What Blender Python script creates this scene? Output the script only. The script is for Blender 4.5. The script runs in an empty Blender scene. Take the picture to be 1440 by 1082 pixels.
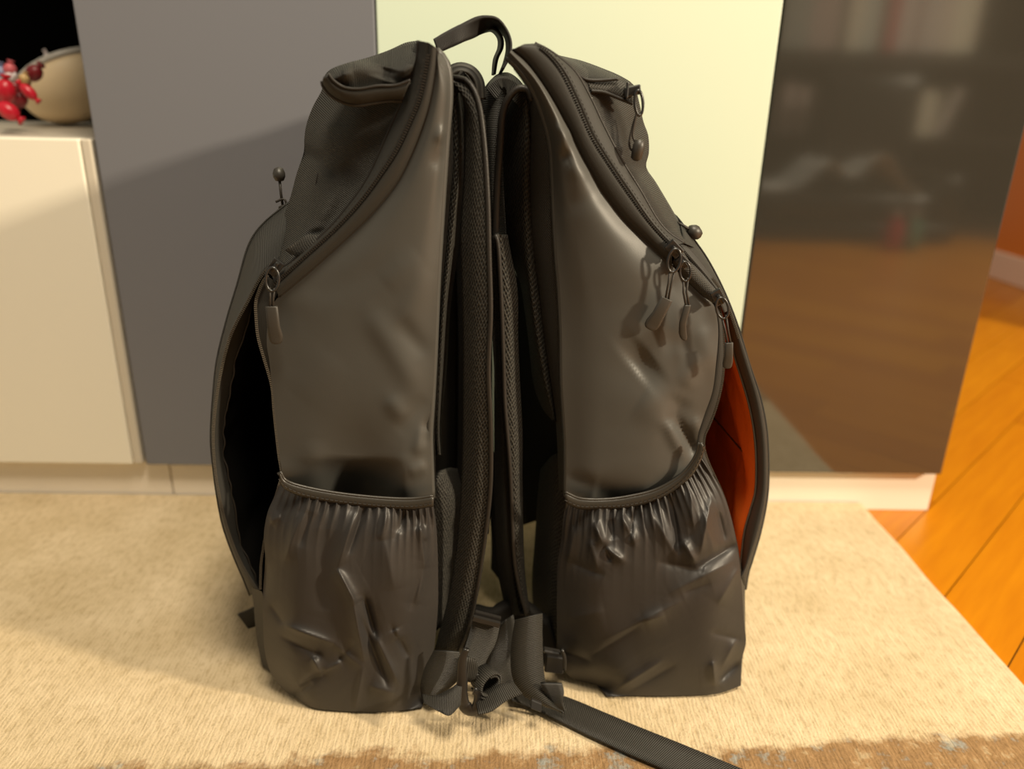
import bpy, bmesh, math, random
from mathutils import Vector, Matrix, noise
random.seed(7)
S = bpy.context.scene
COL = S.collection
PI = math.pi

# ------------------------------------------------------------------ camera
FPX = 1082.0
NX, NY = 652.0, 3447.0                      # where the upright edges of the cupboards meet
TH = math.atan(FPX / math.hypot(NX - 720, NY - 541))
RO = math.atan((720 - NX) / (NY - 541))
YAW = math.radians(1.4)
CAM = Vector((0, 0, 0.468))
fw = Vector((math.sin(YAW) * math.cos(TH), math.cos(YAW) * math.cos(TH), -math.sin(TH)))
r0 = Vector((math.cos(YAW), -math.sin(YAW), 0)); u0 = r0.cross(fw)
rt = (r0 * math.cos(RO) + u0 * math.sin(RO)).normalized(); up = rt.cross(fw).normalized()
cd = bpy.data.cameras.new('camera'); cam = bpy.data.objects.new('camera', cd); COL.objects.link(cam)
M3 = Matrix((rt, up, -fw)).transposed()
cam.matrix_world = Matrix.Translation(CAM) @ M3.to_4x4()
cd.sensor_width = 36; cd.lens = 36 * FPX / 1440; cd.clip_start = .01
cd.dof.use_dof = True; cd.dof.focus_distance = 0.545; cd.dof.aperture_fstop = 3.6
S.camera = cam

def P(px, py, Y):
    d = fw + rt * ((px - 720) / FPX) - up * ((py - 541) / FPX)
    return CAM + d * (Y / d.y)
def F(px, py, z=0.0):
    d = fw + rt * ((px - 720) / FPX) - up * ((py - 541) / FPX)
    return CAM + d * ((z - CAM.z) / d.z)
def floorY(px, py, z=0.0): return F(px, py, z).y

# ------------------------------------------------------------------ world, lights, exposure
w = bpy.data.worlds.new('world'); S.world = w; w.use_nodes = True
w.node_tree.nodes['Background'].inputs[0].default_value = (1.0, .89, .70, 1)
w.node_tree.nodes['Background'].inputs[1].default_value = .34
def area(name, loc, target, size, power, color, size_y=None):
    l = bpy.data.lights.new(name, 'AREA'); l.energy = power; l.color = color
    l.size = size
    if size_y: l.shape = 'RECTANGLE'; l.size_y = size_y
    o = bpy.data.objects.new(name, l); COL.objects.link(o); o.location = loc
    o.rotation_euler = (Vector(target) - Vector(loc)).to_track_quat('-Z', 'Y').to_euler()
    return o
area('lamp_key', (2.62, -.50, 1.47), (0, .5, .3), .16, 118, (1, .84, .61))
area('ceiling_lamp', (.25, -.1, 2.3), (.1, .6, .1), .55, 52, (1, .87, .67))
S.view_settings.view_transform = 'Standard'; S.view_settings.look = 'None'
S.view_settings.exposure = 0.0; S.view_settings.gamma = 1.0
S.view_settings.use_curve_mapping = False

# ------------------------------------------------------------------ materials
class NT:
    def __init__(s, name):
        s.m = bpy.data.materials.new(name); s.m.use_nodes = True
        s.t = s.m.node_tree; s.b = s.t.nodes['Principled BSDF']
    def n(s, typ, **kw):
        x = s.t.nodes.new(typ)
        for k, v in kw.items():
            if k in x.inputs.keys() if isinstance(k, str) else False: x.inputs[k].default_value = v
            else: setattr(x, k, v)
        return x
    def l(s, a, b): s.t.links.new(a, b)
    def bump(s, height, strength=.3, dist=.001, chain=None):
        b = s.n('ShaderNodeBump'); b.inputs['Strength'].default_value = strength; b.inputs['Distance'].default_value = dist
        s.l(height, b.inputs['Height'])
        if chain: s.l(chain.outputs[0], b.inputs['Normal'])
        s.l(b.outputs[0], s.b.inputs['Normal']); return b
    def noise(s, scale, detail=3, vec=None, rough=.5):
        x = s.n('ShaderNodeTexNoise'); x.inputs['Scale'].default_value = scale; x.inputs['Detail'].default_value = detail
        x.inputs['Roughness'].default_value = rough
        if vec: s.l(vec, x.inputs['Vector'])
        return x
    def coord(s, which='Object', scale=None, rot=None):
        c = s.n('ShaderNodeTexCoord').outputs[which]
        if scale or rot:
            mp = s.n('ShaderNodeMapping'); s.l(c, mp.inputs[0])
            if scale: mp.inputs['Scale'].default_value = scale
            if rot: mp.inputs['Rotation'].default_value = rot
            return mp.outputs[0]
        return c
    def ramp(s, fac, stops):
        r = s.n('ShaderNodeValToRGB'); e = r.color_ramp.elements
        while len(e) < len(stops): e.new(.5)
        for i, (p, c) in enumerate(stops):
            e[i].position = p; e[i].color = (c[0], c[1], c[2], 1)
        s.l(fac, r.inputs[0]); return r.outputs[0]
def base(name, col, rough=.5, spec=.5, metal=0):
    k = NT(name); k.b.inputs['Base Color'].default_value = (*col, 1); k.b.inputs['Roughness'].default_value = rough
    k.b.inputs['Specular IOR Level'].default_value = spec; k.b.inputs['Metallic'].default_value = metal
    return k
def plain(name, col, rough=.5, spec=.5, metal=0, ns=None, nb=.1, nd=.0005):
    k = base(name, col, rough, spec, metal)
    if ns: k.bump(k.noise(ns, 3, k.coord()).outputs[0], nb, nd)
    return k.m
def weave(name, col, rough, su, sv, strength, dist, spec=.3, c2=None, diag=0, sheen=0):
    """two crossed wave fields over the UVs (in metres) - woven cloth"""
    k = base(name, col, rough, spec)
    uv = k.coord('UV', rot=(0, 0, diag))
    a = k.n('ShaderNodeTexWave'); a.bands_direction = 'X'; a.inputs['Scale'].default_value = su / 3.14159 / 2 * 1.0; k.l(uv, a.inputs[0])
    b = k.n('ShaderNodeTexWave'); b.bands_direction = 'Y'; b.inputs['Scale'].default_value = sv / 3.14159 / 2 * 1.0; k.l(uv, b.inputs[0])
    mx = k.n('ShaderNodeMath', operation='MAXIMUM') if su and sv else None
    if mx:
        k.l(a.outputs['Fac'], mx.inputs[0]); k.l(b.outputs['Fac'], mx.inputs[1]); h = mx.outputs[0]
    else: h = (a if su else b).outputs['Fac']
    if c2: k.l(k.ramp(h, [(.25, col), (.9, c2)]), k.b.inputs['Base Color'])
    if sheen:
        k.b.inputs['Sheen Weight'].default_value = sheen; k.b.inputs['Sheen Roughness'].default_value = .4
    k.bump(h, strength, dist)
    return k.m
M = {}
k = base('coated_side_fabric', (.066, .065, .059), .46, .42)
n1 = k.noise(9, 4, k.coord()); b1 = k.bump(n1.outputs[0], .25, .004)
n2 = k.noise(1500, 2, k.coord()); k.bump(n2.outputs[0], .10, .0004, b1)
M['pu'] = k.m
k = base('pocket_nylon', (.031, .028, .026), .45, .42)
n1 = k.noise(26, 3, k.coord()); b1 = k.bump(n1.outputs[0], .25, .003)
n2 = k.noise(2200, 2, k.coord()); k.bump(n2.outputs[0], .10, .0004, b1)
M['nylon'] = k.m
M['fabric'] = weave('ribbed_woven_fabric', (.020, .0195, .017), .66, 0, 1700, .7, .0009, .35, (.052, .050, .043))
M['fabric2'] = weave('diagonal_woven_fabric', (.014, .0135, .011), .6, 1500, 1500, .7, .0008, .45, (.052, .048, .040), .7)
M['tape'] = weave('zipper_tape_fabric', (.022, .0215, .019), .6, 2200, 0, .3, .0003, .35, (.038, .036, .031))
M['web'] = weave('webbing', (.018, .0165, .014), .5, 1350, 0, 1.0, .0010, .45, (.066, .061, .050))
M['webfine'] = weave('handle_webbing', (.014, .012, .011), .55, 2500, 0, .5, .0005, .35, (.026, .023, .020))
M['core'] = weave('backpack_body_fabric', (.016, .014, .012), .75, 1800, 1800, .4, .0005, .2)
M['edge'] = plain('edge_binding', (.022, .019, .016), .5, .4, ns=900, nb=.3)
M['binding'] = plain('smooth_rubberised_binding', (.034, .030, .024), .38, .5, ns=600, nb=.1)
M['black'] = plain('black_lining', (.005, .0045, .004), .45, .3, ns=40, nb=.5, nd=.003)
M['rubber'] = plain('rubber_pull', (.040, .036, .030), .45, .5, ns=900, nb=.1)
M['plastic'] = plain('matte_black_plastic', (.020, .018, .016), .33, .5, ns=500, nb=.05)
M['metal'] = plain('dark_gunmetal', (.085, .085, .085), .32, .5, .85, ns=300, nb=.05)
M['cord'] = plain('pull_cord', (.035, .030, .025), .5, .4, ns=2500, nb=.3)
M['teeth'] = plain('zipper_coil', (.075, .066, .052), .35, .6)
M['thread'] = plain('stitch_thread', (.075, .066, .052), .6, .3)
k = base('orange_lining', (.50, .14, .022), .38, .35)
n1 = k.noise(45, 3, k.coord(scale=(1, 1, .35), rot=(0, .5, 0))); k.bump(n1.outputs[0], .6, .004); M['orange'] = k.m
# air mesh: dark round openings in a raised net
k = base('air_mesh', (.024, .021, .016), .7, .3)
vo = k.n('ShaderNodeTexVoronoi'); vo.inputs['Scale'].default_value = 520; vo.inputs['Randomness'].default_value = .25
k.l(k.coord('UV', scale=(1, .62, 1), rot=(0, 0, .5)), vo.inputs['Vector'])
k.l(k.ramp(vo.outputs['Distance'], [(.22, (.003, .003, .0026)), (.5, (.044, .041, .034))]), k.b.inputs['Base Color'])
k.bump(vo.outputs['Distance'], .8, .0012); M['mesh'] = k.m
M['cream'] = plain('cream_lacquer', (.90, .85, .72), .5, .4, ns=300, nb=.03)
M['creamtop'] = plain('pale_top_lacquer', (.62, .56, .46), .5, .4, ns=300, nb=.03)
k = base('pale_green_white_lacquer', (.66, .76, .62), .36, .5); k.bump(k.noise(420, 2, k.coord()).outputs[0], .04, .0004); M['whitepanel'] = k.m
k = base('grey_lacquer', (.175, .178, .20), .42, .45); k.bump(k.noise(420, 2, k.coord()).outputs[0], .04, .0004); M['grey'] = k.m
k = base('brown_back_painted_glass', (.040, .037, .030), .07, .5)
k.b.inputs['IOR'].default_value = 2.1; k.bump(k.noise(3, 2, k.coord()).outputs[0], .02, .003); M['glass'] = k.m
M['niche'] = plain('black_niche_back', (.0015, .0015, .0015), 1.0, 0)
M['plinth'] = plain('cream_plinth', (.86, .78, .66), .5, .4, ns=200, nb=.03)
# rug
k = base('beige_wool', (.62, .45, .24), .85, .15)
co = k.coord()
rib = k.n('ShaderNodeTexWave'); rib.bands_direction = 'X'; rib.inputs['Scale'].default_value = 88; rib.inputs['Distortion'].default_value = 5.0
rib.inputs['Detail'].default_value = 2; rib.inputs['Detail Scale'].default_value = 2.6; k.l(k.coord(scale=(1, .22, 1)), rib.inputs[0])
fib = k.noise(620, 4, co, .65); patch = k.noise(13, 4, co, .6); tuft = k.noise(160, 3, k.coord(scale=(1, .55, 1)))
ad = k.n('ShaderNodeMath', operation='MULTIPLY_ADD'); k.l(fib.outputs[0], ad.inputs[0]); ad.inputs[1].default_value = .9
r2 = k.n('ShaderNodeMath', operation='MULTIPLY'); k.l(rib.outputs['Fac'], r2.inputs[0]); r2.inputs[1].default_value = .20; k.l(r2.outputs[0], ad.inputs[2])
ad2 = k.n('ShaderNodeMath', operation='MULTIPLY_ADD'); k.l(tuft.outputs[0], ad2.inputs[0]); ad2.inputs[1].default_value = 1.1; k.l(ad.outputs[0], ad2.inputs[2])
sx = k.n('ShaderNodeSeparateXYZ'); k.l(co, sx.inputs[0])
# band of the woven pattern at the near edge
edge_n = k.noise(16, 5, co, .7)
e1 = k.n('ShaderNodeMath', operation='MULTIPLY_ADD'); k.l(edge_n.outputs[0], e1.inputs[0]); e1.inputs[1].default_value = -.075; e1.inputs[2].default_value = .5
e2 = k.n('ShaderNodeMath', operation='MULTIPLY_ADD'); k.l(sx.outputs[0], e2.inputs[0]); e2.inputs[1].default_value = .055; k.l(e1.outputs[0], e2.inputs[2])
e3 = k.n('ShaderNodeMath', operation='SUBTRACT'); k.l(e2.outputs[0], e3.inputs[0]); k.l(sx.outputs[1], e3.inputs[1])
e4 = k.n('ShaderNodeMapRange'); k.l(e3.outputs[0], e4.inputs[0]); e4.inputs[1].default_value = .007; e4.inputs[2].default_value = .017
main = k.ramp(patch.outputs[0], [(.3, (.57, .45, .275)), (.7, (.70, .57, .38))])
pat = k.ramp(k.noise(34, 4, co, .7).outputs[0], [(.36, (.30, .30, .27)), (.46, (.28, .17, .08)), (.58, (.34, .21, .10)), (.70, (.50, .40, .25))])
mx = k.n('ShaderNodeMix', data_type='RGBA'); k.l(e4.outputs[0], mx.inputs[0]); k.l(main, mx.inputs[6]); k.l(pat, mx.inputs[7])
mu = k.n('ShaderNodeMix', data_type='RGBA', blend_type='MULTIPLY'); mu.inputs[0].default_value = 1
k.l(mx.outputs[2], mu.inputs[6]); hf = k.n('ShaderNodeMath', operation='MULTIPLY'); k.l(ad2.outputs[0], hf.inputs[0]); hf.inputs[1].default_value = .5
k.l(k.ramp(hf.outputs[0], [(.36, (.74, .70, .62)), (.56, (1.0, .99, .97)), (.72, (1.06, 1.05, 1.04))]), mu.inputs[7])
k.l(mu.outputs[2], k.b.inputs['Base Color']); k.bump(ad2.outputs[0], .6, .0022); M['rug'] = k.m
# parquet
M['wood'] = []
for i, (a, b) in enumerate([((.49, .165, .002), (.56, .205, .003)), ((.44, .14, .002), (.51, .178, .002)), ((.53, .19, .003), (.60, .235, .004))]):
    k = base('orange_parquet_%d' % i, a, .33, .5)
    nz = k.noise(6, 5, k.coord(scale=(1, 14, 1)), .6)
    k.l(k.ramp(nz.outputs[0], [(.35, a), (.65, b)]), k.b.inputs['Base Color']); k.bump(nz.outputs[0], .08, .0006); M['wood'].append(k.m)
M['under'] = plain('dark_subfloor', (.10, .045, .012), .8)
M['orangewall'] = plain('orange_stained_wood', (.62, .17, .012), .4, .4, ns=30)
M['pinkbase'] = plain('pale_pink_skirting', (.72, .50, .38), .5)
M['darkwood'] = plain('dark_brown_wood', (.018, .014, .010), .5, .4, ns=60)
M['bowl'] = plain('beige_ceramic', (.82, .65, .42), .5, .4, ns=60)
M['bowlrim'] = plain('grey_glazed_rim', (.52, .49, .44), .35, .5)

# ------------------------------------------------------------------ mesh helpers
def mk(name, verts, faces, mat, parent=None, uvs=None, smooth=True, off=None):
    me = bpy.data.meshes.new(name)
    if off is None: off = root_loc(parent)
    q = parent
    while q and q.parent: q = q.parent
    if q and q.name.startswith('backpack'): verts = [Vector((v[0], v[1], max(v[2], .0026))) for v in verts]
    me.from_pydata([tuple(Vector(v) - off) for v in verts], [], faces)
    if uvs:
        ul = me.uv_layers.new(name='UVMap')
        for lp in me.loops: ul.data[lp.index].uv = uvs[lp.vertex_index]
    me.materials.append(mat)
    if smooth: me.polygons.foreach_set('use_smooth', [True] * len(me.polygons))
    me.validate(); me.update()
    o = bpy.data.objects.new(name, me); COL.objects.link(o)
    if parent: o.parent = parent
    return o
def root_loc(o):
    v = Vector((0, 0, 0))
    while o: v += o.location; o = o.parent
    return v
def thing(name, label, cat, loc=(0, 0, 0), group=None):
    o = bpy.data.objects.new(name, None); COL.objects.link(o); o.location = loc; o.empty_display_size = .03
    o['label'] = label; o['category'] = cat
    if group: o['group'] = group
    return o
def tag(o, label, cat, group=None):
    o['label'] = label; o['category'] = cat
    if group: o['group'] = group
    return o
def cr(pts, n):
    """Catmull-Rom through pts (tuples of any length), resampled to n+1 points evenly by the first two coordinates"""
    pts = [tuple(map(float, p)) for p in pts]
    D = len(pts[0]); fine = []
    for i in range(len(pts) - 1):
        p0 = pts[max(i - 1, 0)]; p1 = pts[i]; p2 = pts[i + 1]; p3 = pts[min(i + 2, len(pts) - 1)]
        if i == 0: p0 = tuple(2 * a - b for a, b in zip(p1, p2))
        if i + 2 > len(pts) - 1: p3 = tuple(2 * b - a for a, b in zip(p1, p2))
        for s in range(12):
            t = s / 12
            fine.append(tuple(.5 * (2 * b + (c - a) * t + (2 * a - 5 * b + 4 * c - d) * t * t + (3 * b - a - 3 * c + d) * t ** 3) for a, b, c, d in zip(p0, p1, p2, p3)))
    fine.append(pts[-1])
    L = [0]
    for a, b in zip(fine, fine[1:]): L.append(L[-1] + math.sqrt(sum((x - y) ** 2 for x, y in zip(a[:3], b[:3]))) + 1e-9)
    out = []; j = 0
    for i in range(n + 1):
        t = L[-1] * i / n
        while j < len(L) - 2 and L[j + 1] < t: j += 1
        f = (t - L[j]) / (L[j + 1] - L[j])
        out.append(tuple(a + (b - a) * f for a, b in zip(fine[j], fine[j + 1])))
    return out
def Q(pts, Y):
    """add a depth to a pixel outline: Y a number or a function of the fraction along"""
    n = len(pts) - 1
    return [(p[0], p[1], p[2] if len(p) > 2 else (Y(i / n) if callable(Y) else Y)) for i, p in enumerate(pts)]
def ridge(lst, x, y, sharp=False):
    """relief (metres toward the viewer's side of the bag) from creases (x0,y0,x1,y1,width,amp)"""
    h = 0
    for (x0, y0, x1, y1, wd, am) in lst:
        dx, dy = x1 - x0, y1 - y0; L2 = dx * dx + dy * dy or 1
        t = max(0, min(1, ((x - x0) * dx + (y - y0) * dy) / L2))
        d2 = (x - x0 - t * dx) ** 2 + (y - y0 - t * dy) ** 2
        if d2 < 9 * wd * wd: h += am * (math.exp(-math.sqrt(d2 + .8) / (wd * .8)) if sharp else .6 * math.exp(-d2 / (wd * wd))) * (1 - .75 * abs(2 * t - 1) ** 3 if L2 > 4 else 1)
    return h
def grid_uv(G):
    nr, nc = len(G), len(G[0]); us = [[0] * nc for _ in range(nr)]; vs = [[0] * nc for _ in range(nr)]
    for i in range(nr):
        for j in range(1, nc): us[i][j] = us[i][j - 1] + (G[i][j] - G[i][j - 1]).length
        o = us[i][nc // 2]; us[i] = [u - o for u in us[i]]
    for j in range(nc):
        for i in range(1, nr): vs[i][j] = vs[i - 1][j] + (G[i][j] - G[i - 1][j]).length
    mid = [vs[i][nc // 2] for i in range(nr)]
    return [(us[i][j], mid[i]) for i in range(nr) for j in range(nc)]
def gridmesh(name, G, mat, parent, th=0, closed=False, swap=False):
    nr, nc = len(G), len(G[0]); V = [v for r in G for v in r]
    uv = grid_uv(G)
    if swap: uv = [(b, a) for a, b in uv]
    fc = [(i * nc + j, i * nc + (j + 1) % nc, (i + 1) * nc + (j + 1) % nc, (i + 1) * nc + j) for i in range(nr - 1) for j in range(nc if closed else nc - 1)]
    # face the viewer's side
    s = sum((V[a] - CAM).dot((V[b] - V[a]).cross(V[c] - V[a])) for a, b, c, d in fc[::max(1, len(fc) // 60)])
    if s > 0: fc = [f[::-1] for f in fc]
    o = mk(name, V, fc, mat, parent, uv)
    if th:
        md = o.modifiers.new('thickness', 'SOLIDIFY'); md.thickness = th; md.offset = -1
    return o
def loft(name, curves, mat, parent, nt=60, nu=24, wr=None, sharp=False, bulge=0, th=0, fn=None, swap=False):
    """surface through outlines given as (px, py, depth) lists, first to last"""
    C = [cr(c, nt) for c in curves]
    G = []
    for i in range(nt + 1):
        row = cr([c[i] for c in C], nu) if len(C) > 1 else [C[0][i]]
        out = []
        for j, (x, y, Y) in enumerate(row):
            u = j / nu; v = i / nt
            h = ridge(wr, x, y, sharp) if wr else 0
            if bulge: h += bulge * (4 * u * (1 - u)) ** .6
            if fn: h += fn(u, v, x, y)
            out.append(P(x, y, Y - h))
        G.append(out)
    return gridmesh(name, G, mat, parent, th, swap=swap)
def line3(pts, n, dY=0):
    return [P(x, y, Y + dY) for x, y, Y in cr(pts, n)]
def frames(pts):
    T = []; n = len(pts)
    for i in range(n): T.append((pts[min(i + 1, n - 1)] - pts[max(i - 1, 0)]).normalized())
    N = [T[0].orthogonal().normalized()]
    for i in range(1, n):
        v = N[-1] - T[i] * N[-1].dot(T[i]); N.append(v.normalized() if v.length > 1e-6 else T[i].orthogonal().normalized())
    return T, N
def tubedata(pts, r, seg=8, closed=False, flat=1, nrm=None):
    T, N = frames(pts); V = []; n = len(pts)
    for i, p in enumerate(pts):
        nn = N[i]
        if nrm: nn = (nrm - T[i] * nrm.dot(T[i])).normalized()
        b = T[i].cross(nn); rr = r(i / (n - 1)) if callable(r) else r
        for s in range(seg):
            a = 2 * PI * s / seg; V.append(p + nn * math.cos(a) * rr * flat + b * math.sin(a) * rr)
    Fc = [(i * seg + s, i * seg + (s + 1) % seg, (i + 1) * seg + (s + 1) % seg, (i + 1) * seg + s) for i in range(n - 1) for s in range(seg)]
    if closed: Fc += [((n - 1) * seg + s, (n - 1) * seg + (s + 1) % seg, (s + 1) % seg, s) for s in range(seg)]
    else: Fc += [tuple(range(seg))[::-1], tuple((n - 1) * seg + s for s in range(seg))]
    return V, Fc
def tube(name, pts, r, mat, parent, seg=8, closed=False, flat=1, nrm=None):
    V, Fc = tubedata([Vector(p) for p in pts], r, seg, closed, flat, nrm)
    uv = []; L = 0
    for i in range(len(pts)):
        if i: L += (Vector(pts[i]) - Vector(pts[i - 1])).length
        uv += [(L, s * .001) for s in range(seg)]
    return mk(name, V, Fc, mat, parent, uv)
def joined(name, items, mat, parent, smooth=True):
    V = []; Fc = []
    for v, f in items:
        o = len(V); V += v; Fc += [tuple(a + o for a in q) for q in f]
    return mk(name, V, Fc, mat, parent, None, smooth)
def boxdata(c, ax, ay, az):
    """box from centre and three half-axis vectors"""
    V = [c + ax * i + ay * j + az * k2 for i in (-1, 1) for j in (-1, 1) for k2 in (-1, 1)]
    return V, [(0, 1, 3, 2), (4, 6, 7, 5), (0, 4, 5, 1), (2, 3, 7, 6), (0, 2, 6, 4), (1, 5, 7, 3)]
def box(name, lo, hi, mat, parent=None, bev=0, off=None):
    lo = Vector(lo); hi = Vector(hi); c = (lo + hi) / 2; d = (hi - lo) / 2
    V, Fc = boxdata(c, Vector((d.x, 0, 0)), Vector((0, d.y, 0)), Vector((0, 0, d.z)))
    o = mk(name, V, Fc, mat, parent, None, False, off)
    if bev:
        md = o.modifiers.new('bevel', 'BEVEL'); md.width = bev; md.segments = 2
    return o
def teeth(name, pts, parent, pitch=.0014, w_=.0014, side=None, mat=None, h_=.0007):
    """row of little coil teeth along a 3D line: too many to count"""
    items = []; acc = 0
    T, _ = frames(pts)
    for i in range(len(pts) - 1):
        seg = (pts[i + 1] - pts[i]).length
        while acc < seg:
            p = pts[i].lerp(pts[i + 1], acc / seg); t = T[i]; v = (CAM - p).normalized(); b = t.cross(v).normalized(); v = b.cross(t)
            items.append(boxdata(p, t * pitch * .27, b * w_, v * h_)); acc += pitch
        acc -= seg
    o = joined(name, items, mat or M['teeth'], parent, False); o['kind'] = 'stuff'; return o
def stitches(pts, parent, pitch=.0034, L=.0011, wd=.00028, mat=None):
    items = []; acc = 0; T, _ = frames(pts)
    for i in range(len(pts) - 1):
        seg = (pts[i + 1] - pts[i]).length
        while acc < seg:
            p = pts[i].lerp(pts[i + 1], acc / seg); t = T[i]; v = (CAM - p).normalized(); b = t.cross(v).normalized(); v = b.cross(t)
            items.append(boxdata(p + v * .0003, t * L, b * wd, v * wd)); acc += pitch
        acc -= seg
    o = joined('stitching', items, mat or M['thread'], parent, False); o['kind'] = 'stuff'; return o
def ribbon(name, ea, eb, mat, parent, n=40, th=.0014, cross=4, bow=0):
    return loft(name, [ea, eb] if not bow else [ea, [((a[0] + b[0]) / 2, (a[1] + b[1]) / 2, (a[2] + b[2]) / 2 - bow) for a, b in zip(cr(ea, 8), cr(eb, 8))], eb], mat, parent, n, cross, th=th, swap=True)
def bodyring(name, back, front, y0, y1, mat, parent, n=70, dfar=.03):
    """closed solid of the bag: back edge and outer edge in the near plane, carried to the far side"""
    a = [P(x, y, Y) for x, y, Y in cr(back, n)]; b = [P(x, y, Y) for x, y, Y in cr(front, n)]
    G = []
    for i in range(n + 1):
        A, B = a[i], b[i]; row = []; wv = B - A
        prof = [(0, .020), (.02, .006), (.08, 0), (.5, -.0), (.92, .004), (.98, .016), (1, .035)]
        for f, d in prof: row.append(A.lerp(B, f) + Vector((0, d, 0)))
        D = y1 - y0
        for f, d in [(1.0, D * .5), (1, D - .045), (.97, D - .012), (.85, D), (.5, D + .005), (.22, D), (.12, D - .012), (.06, D - .04), (.0, D * .5)]:
            q = A.lerp(B, f); q.y = min(A.y, B.y) + d; row.append(q)
        G.append(row)
    nr, nc = len(G), len(G[0]); V = [v for r in G for v in r]; uv = []
    for i, r in enumerate(G):
        L = 0
        for j, v in enumerate(r):
            if j: L += (v - r[j - 1]).length
            uv.append((L, i * .5 / n))
    fc = [(i * nc + j, i * nc + (j + 1) % nc, (i + 1) * nc + (j + 1) % nc, (i + 1) * nc + j) for i in range(nr - 1) for j in range(nc)]
    fc += [tuple(range(nc))[::-1], tuple((nr - 1) * nc + j for j in range(nc))]
    o = mk(name, V, fc, mat, parent, uv); return o

# ------------------------------------------------------------------ the room
YD = .838                                     # plane of the cupboard doors
YP = .852                                     # plinth
sub = box('floor', (-1.6, -2.2, -.06), (3.2, 3.2, -.019), M['under']); sub['kind'] = 'structure'
# parquet boards running diagonally
d1 = (F(1440, 689) - F(1325, 835)); d1.z = 0; d1.normalize(); nrm1 = Vector((-d1.y, d1.x, 0))
PW = abs((F(1425, 918) - F(1325, 835)).dot(nrm1)); p_ref = F(1325, 835)
cnt = 0
def clip(poly, f):
    out = []
    for i in range(len(poly)):
        a, b = poly[i], poly[(i + 1) % len(poly)]; fa, fb = f(a), f(b)
        if fa >= 0: out.append(a)
        if fa * fb < 0: out.append(a.lerp(b, fa / (fa - fb)))
    return out
PL = .62
for i in range(-32, 32):
    for j in range(-8, 9):
        s0 = j * PL + (i * .37 % 1) * PL
        c0 = p_ref + nrm1 * (i * PW) + d1 * s0
        g = .0007
        poly = [c0 + nrm1 * g + d1 * g, c0 + nrm1 * (PW - g) + d1 * g, c0 + nrm1 * (PW - g) + d1 * (PL - g), c0 + nrm1 * g + d1 * (PL - g)]
        for fn in (lambda v: v.x - .36, lambda v: 2.5 - v.x, lambda v: v.y + 1.5, lambda v: 2.5 - v.y):
            poly = clip(poly, fn)
            if len(poly) < 3: break
        if len(poly) < 3: continue
        cx = sum((v for v in poly), Vector()) / len(poly)
        ang = math.atan2(d1.y, d1.x)
        R = Matrix.Rotation(-ang, 3, 'Z'); n = len(poly); V = []
        for v in poly: V.append(R @ Vector((v.x - cx.x, v.y - cx.y, -.006)))
        for v in poly: V.append(R @ Vector((v.x - cx.x, v.y - cx.y, .013 - .006)))
        fc = [tuple(range(n))[::-1], tuple(range(n, 2 * n))] + [(a, (a + 1) % n, n + (a + 1) % n, n + a) for a in range(n)]
        o = mk('plank', V, fc, random.choice(M['wood']), None, None, False, Vector((0, 0, 0)))
        bm = bmesh.new(); bm.from_mesh(o.data); bmesh.ops.recalc_face_normals(bm, faces=bm.faces); bm.to_mesh(o.data); bm.free()
        o.location = (cx.x, cx.y, -.019); o.rotation_euler.z = ang; o.parent = sub
        cnt += 1
print('planks', cnt, 'width', PW)
FZ = -.012

wb = box('wall_back', (-1.6, 1.30, -.02), (.62, 1.34, 2.2), M['niche']); wb['kind'] = 'structure'
# side wall beyond the cupboards, with its pale skirting
wr_ = box('wall_right', (1.52, 1.28, -.02), (1.60, 3.2, 2.2), M['orangewall']); wr_['kind'] = 'structure'
bs = box('baseboard_right', (1.505, 1.28, FZ), (1.52, 3.2, .068), M['pinkbase'], None, .003); bs['kind'] = 'structure'
wf = box('wall_front', (-1.6, -2.24, -.02), (3.2, -2.2, 2.2), M['darkwood']); wf['kind'] = 'structure'

# plinth in two lengths with a butt joint
t = thing('plinth', 'long cream plinth under all the cupboards, right on the rug', 'plinth', (0, YP, FZ))
xs = P(241, 675, YP).x
for a, b in ((-1.3, xs - .0008), (xs + .0008, .553)):
    box('plinth_board', (a, YP, FZ), (b, YP + .018, .044), M['plinth'], t, .001)
def z_at(px, py, Y): return P(px, py, Y).z
ZB = z_at(205, 654, YD)
xg0, xg1, xw1, xb1 = P(100, 0, YD).x, P(527, 0, YD).x, P(1103, 0, YD).x, P(1440, 190, YD).x
# low cream unit on the left
zt = z_at(60, 193, YD)
t = thing('low_cabinet', 'low cream cupboard at far left carrying the beige bowl', 'cabinet', (-.7, YD, ZB))
xl1 = P(128, 205, YD).x
box('body', (-1.3, YD + .0195, ZB + .001), (xg0 - .005, YD + .42, zt - .017), M['cream'], t, .001)
box('door', (-1.3, YD, ZB), (xl1 - .012, YD + .018, zt - .001), M['cream'], t, .0018)
box('end_panel', (xl1 - .011, YD + .001, ZB), (xg0 - .004, YD + .018, zt - .001), M['creamtop'], t, .002)
box('top_panel', (-1.3, YD + .019, zt - .0165), (xg0 - .004, YD + .42, zt - .0015), M['creamtop'], t, .001)
# tall units
def tall(label, x0, x1, mat, mat_side):
    t = thing('tall_cabinet', label, 'cabinet', ((x0 + x1) / 2, YD, ZB))
    box('body', (x0 + .002, YD + .0195, ZB), (x1 - .002, YD + .43, 1.9), mat_side, t)
    box('door', (x0 + .0008, YD, ZB), (x1 - .0008, YD + .018, 1.9), mat, t, .0014)
    return t
tall('tall cupboard with a matt grey door behind the left backpack', xg0, xg1, M['grey'], M['grey'])
tall('tall cupboard with a pale greenish white door behind both backpacks', xg1, xw1, M['whitepanel'], M['cream'])
tall('tall cupboard with a glossy dark brown mirroring glass door at right', xw1, xb1, M['glass'], M['darkwood'])

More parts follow.
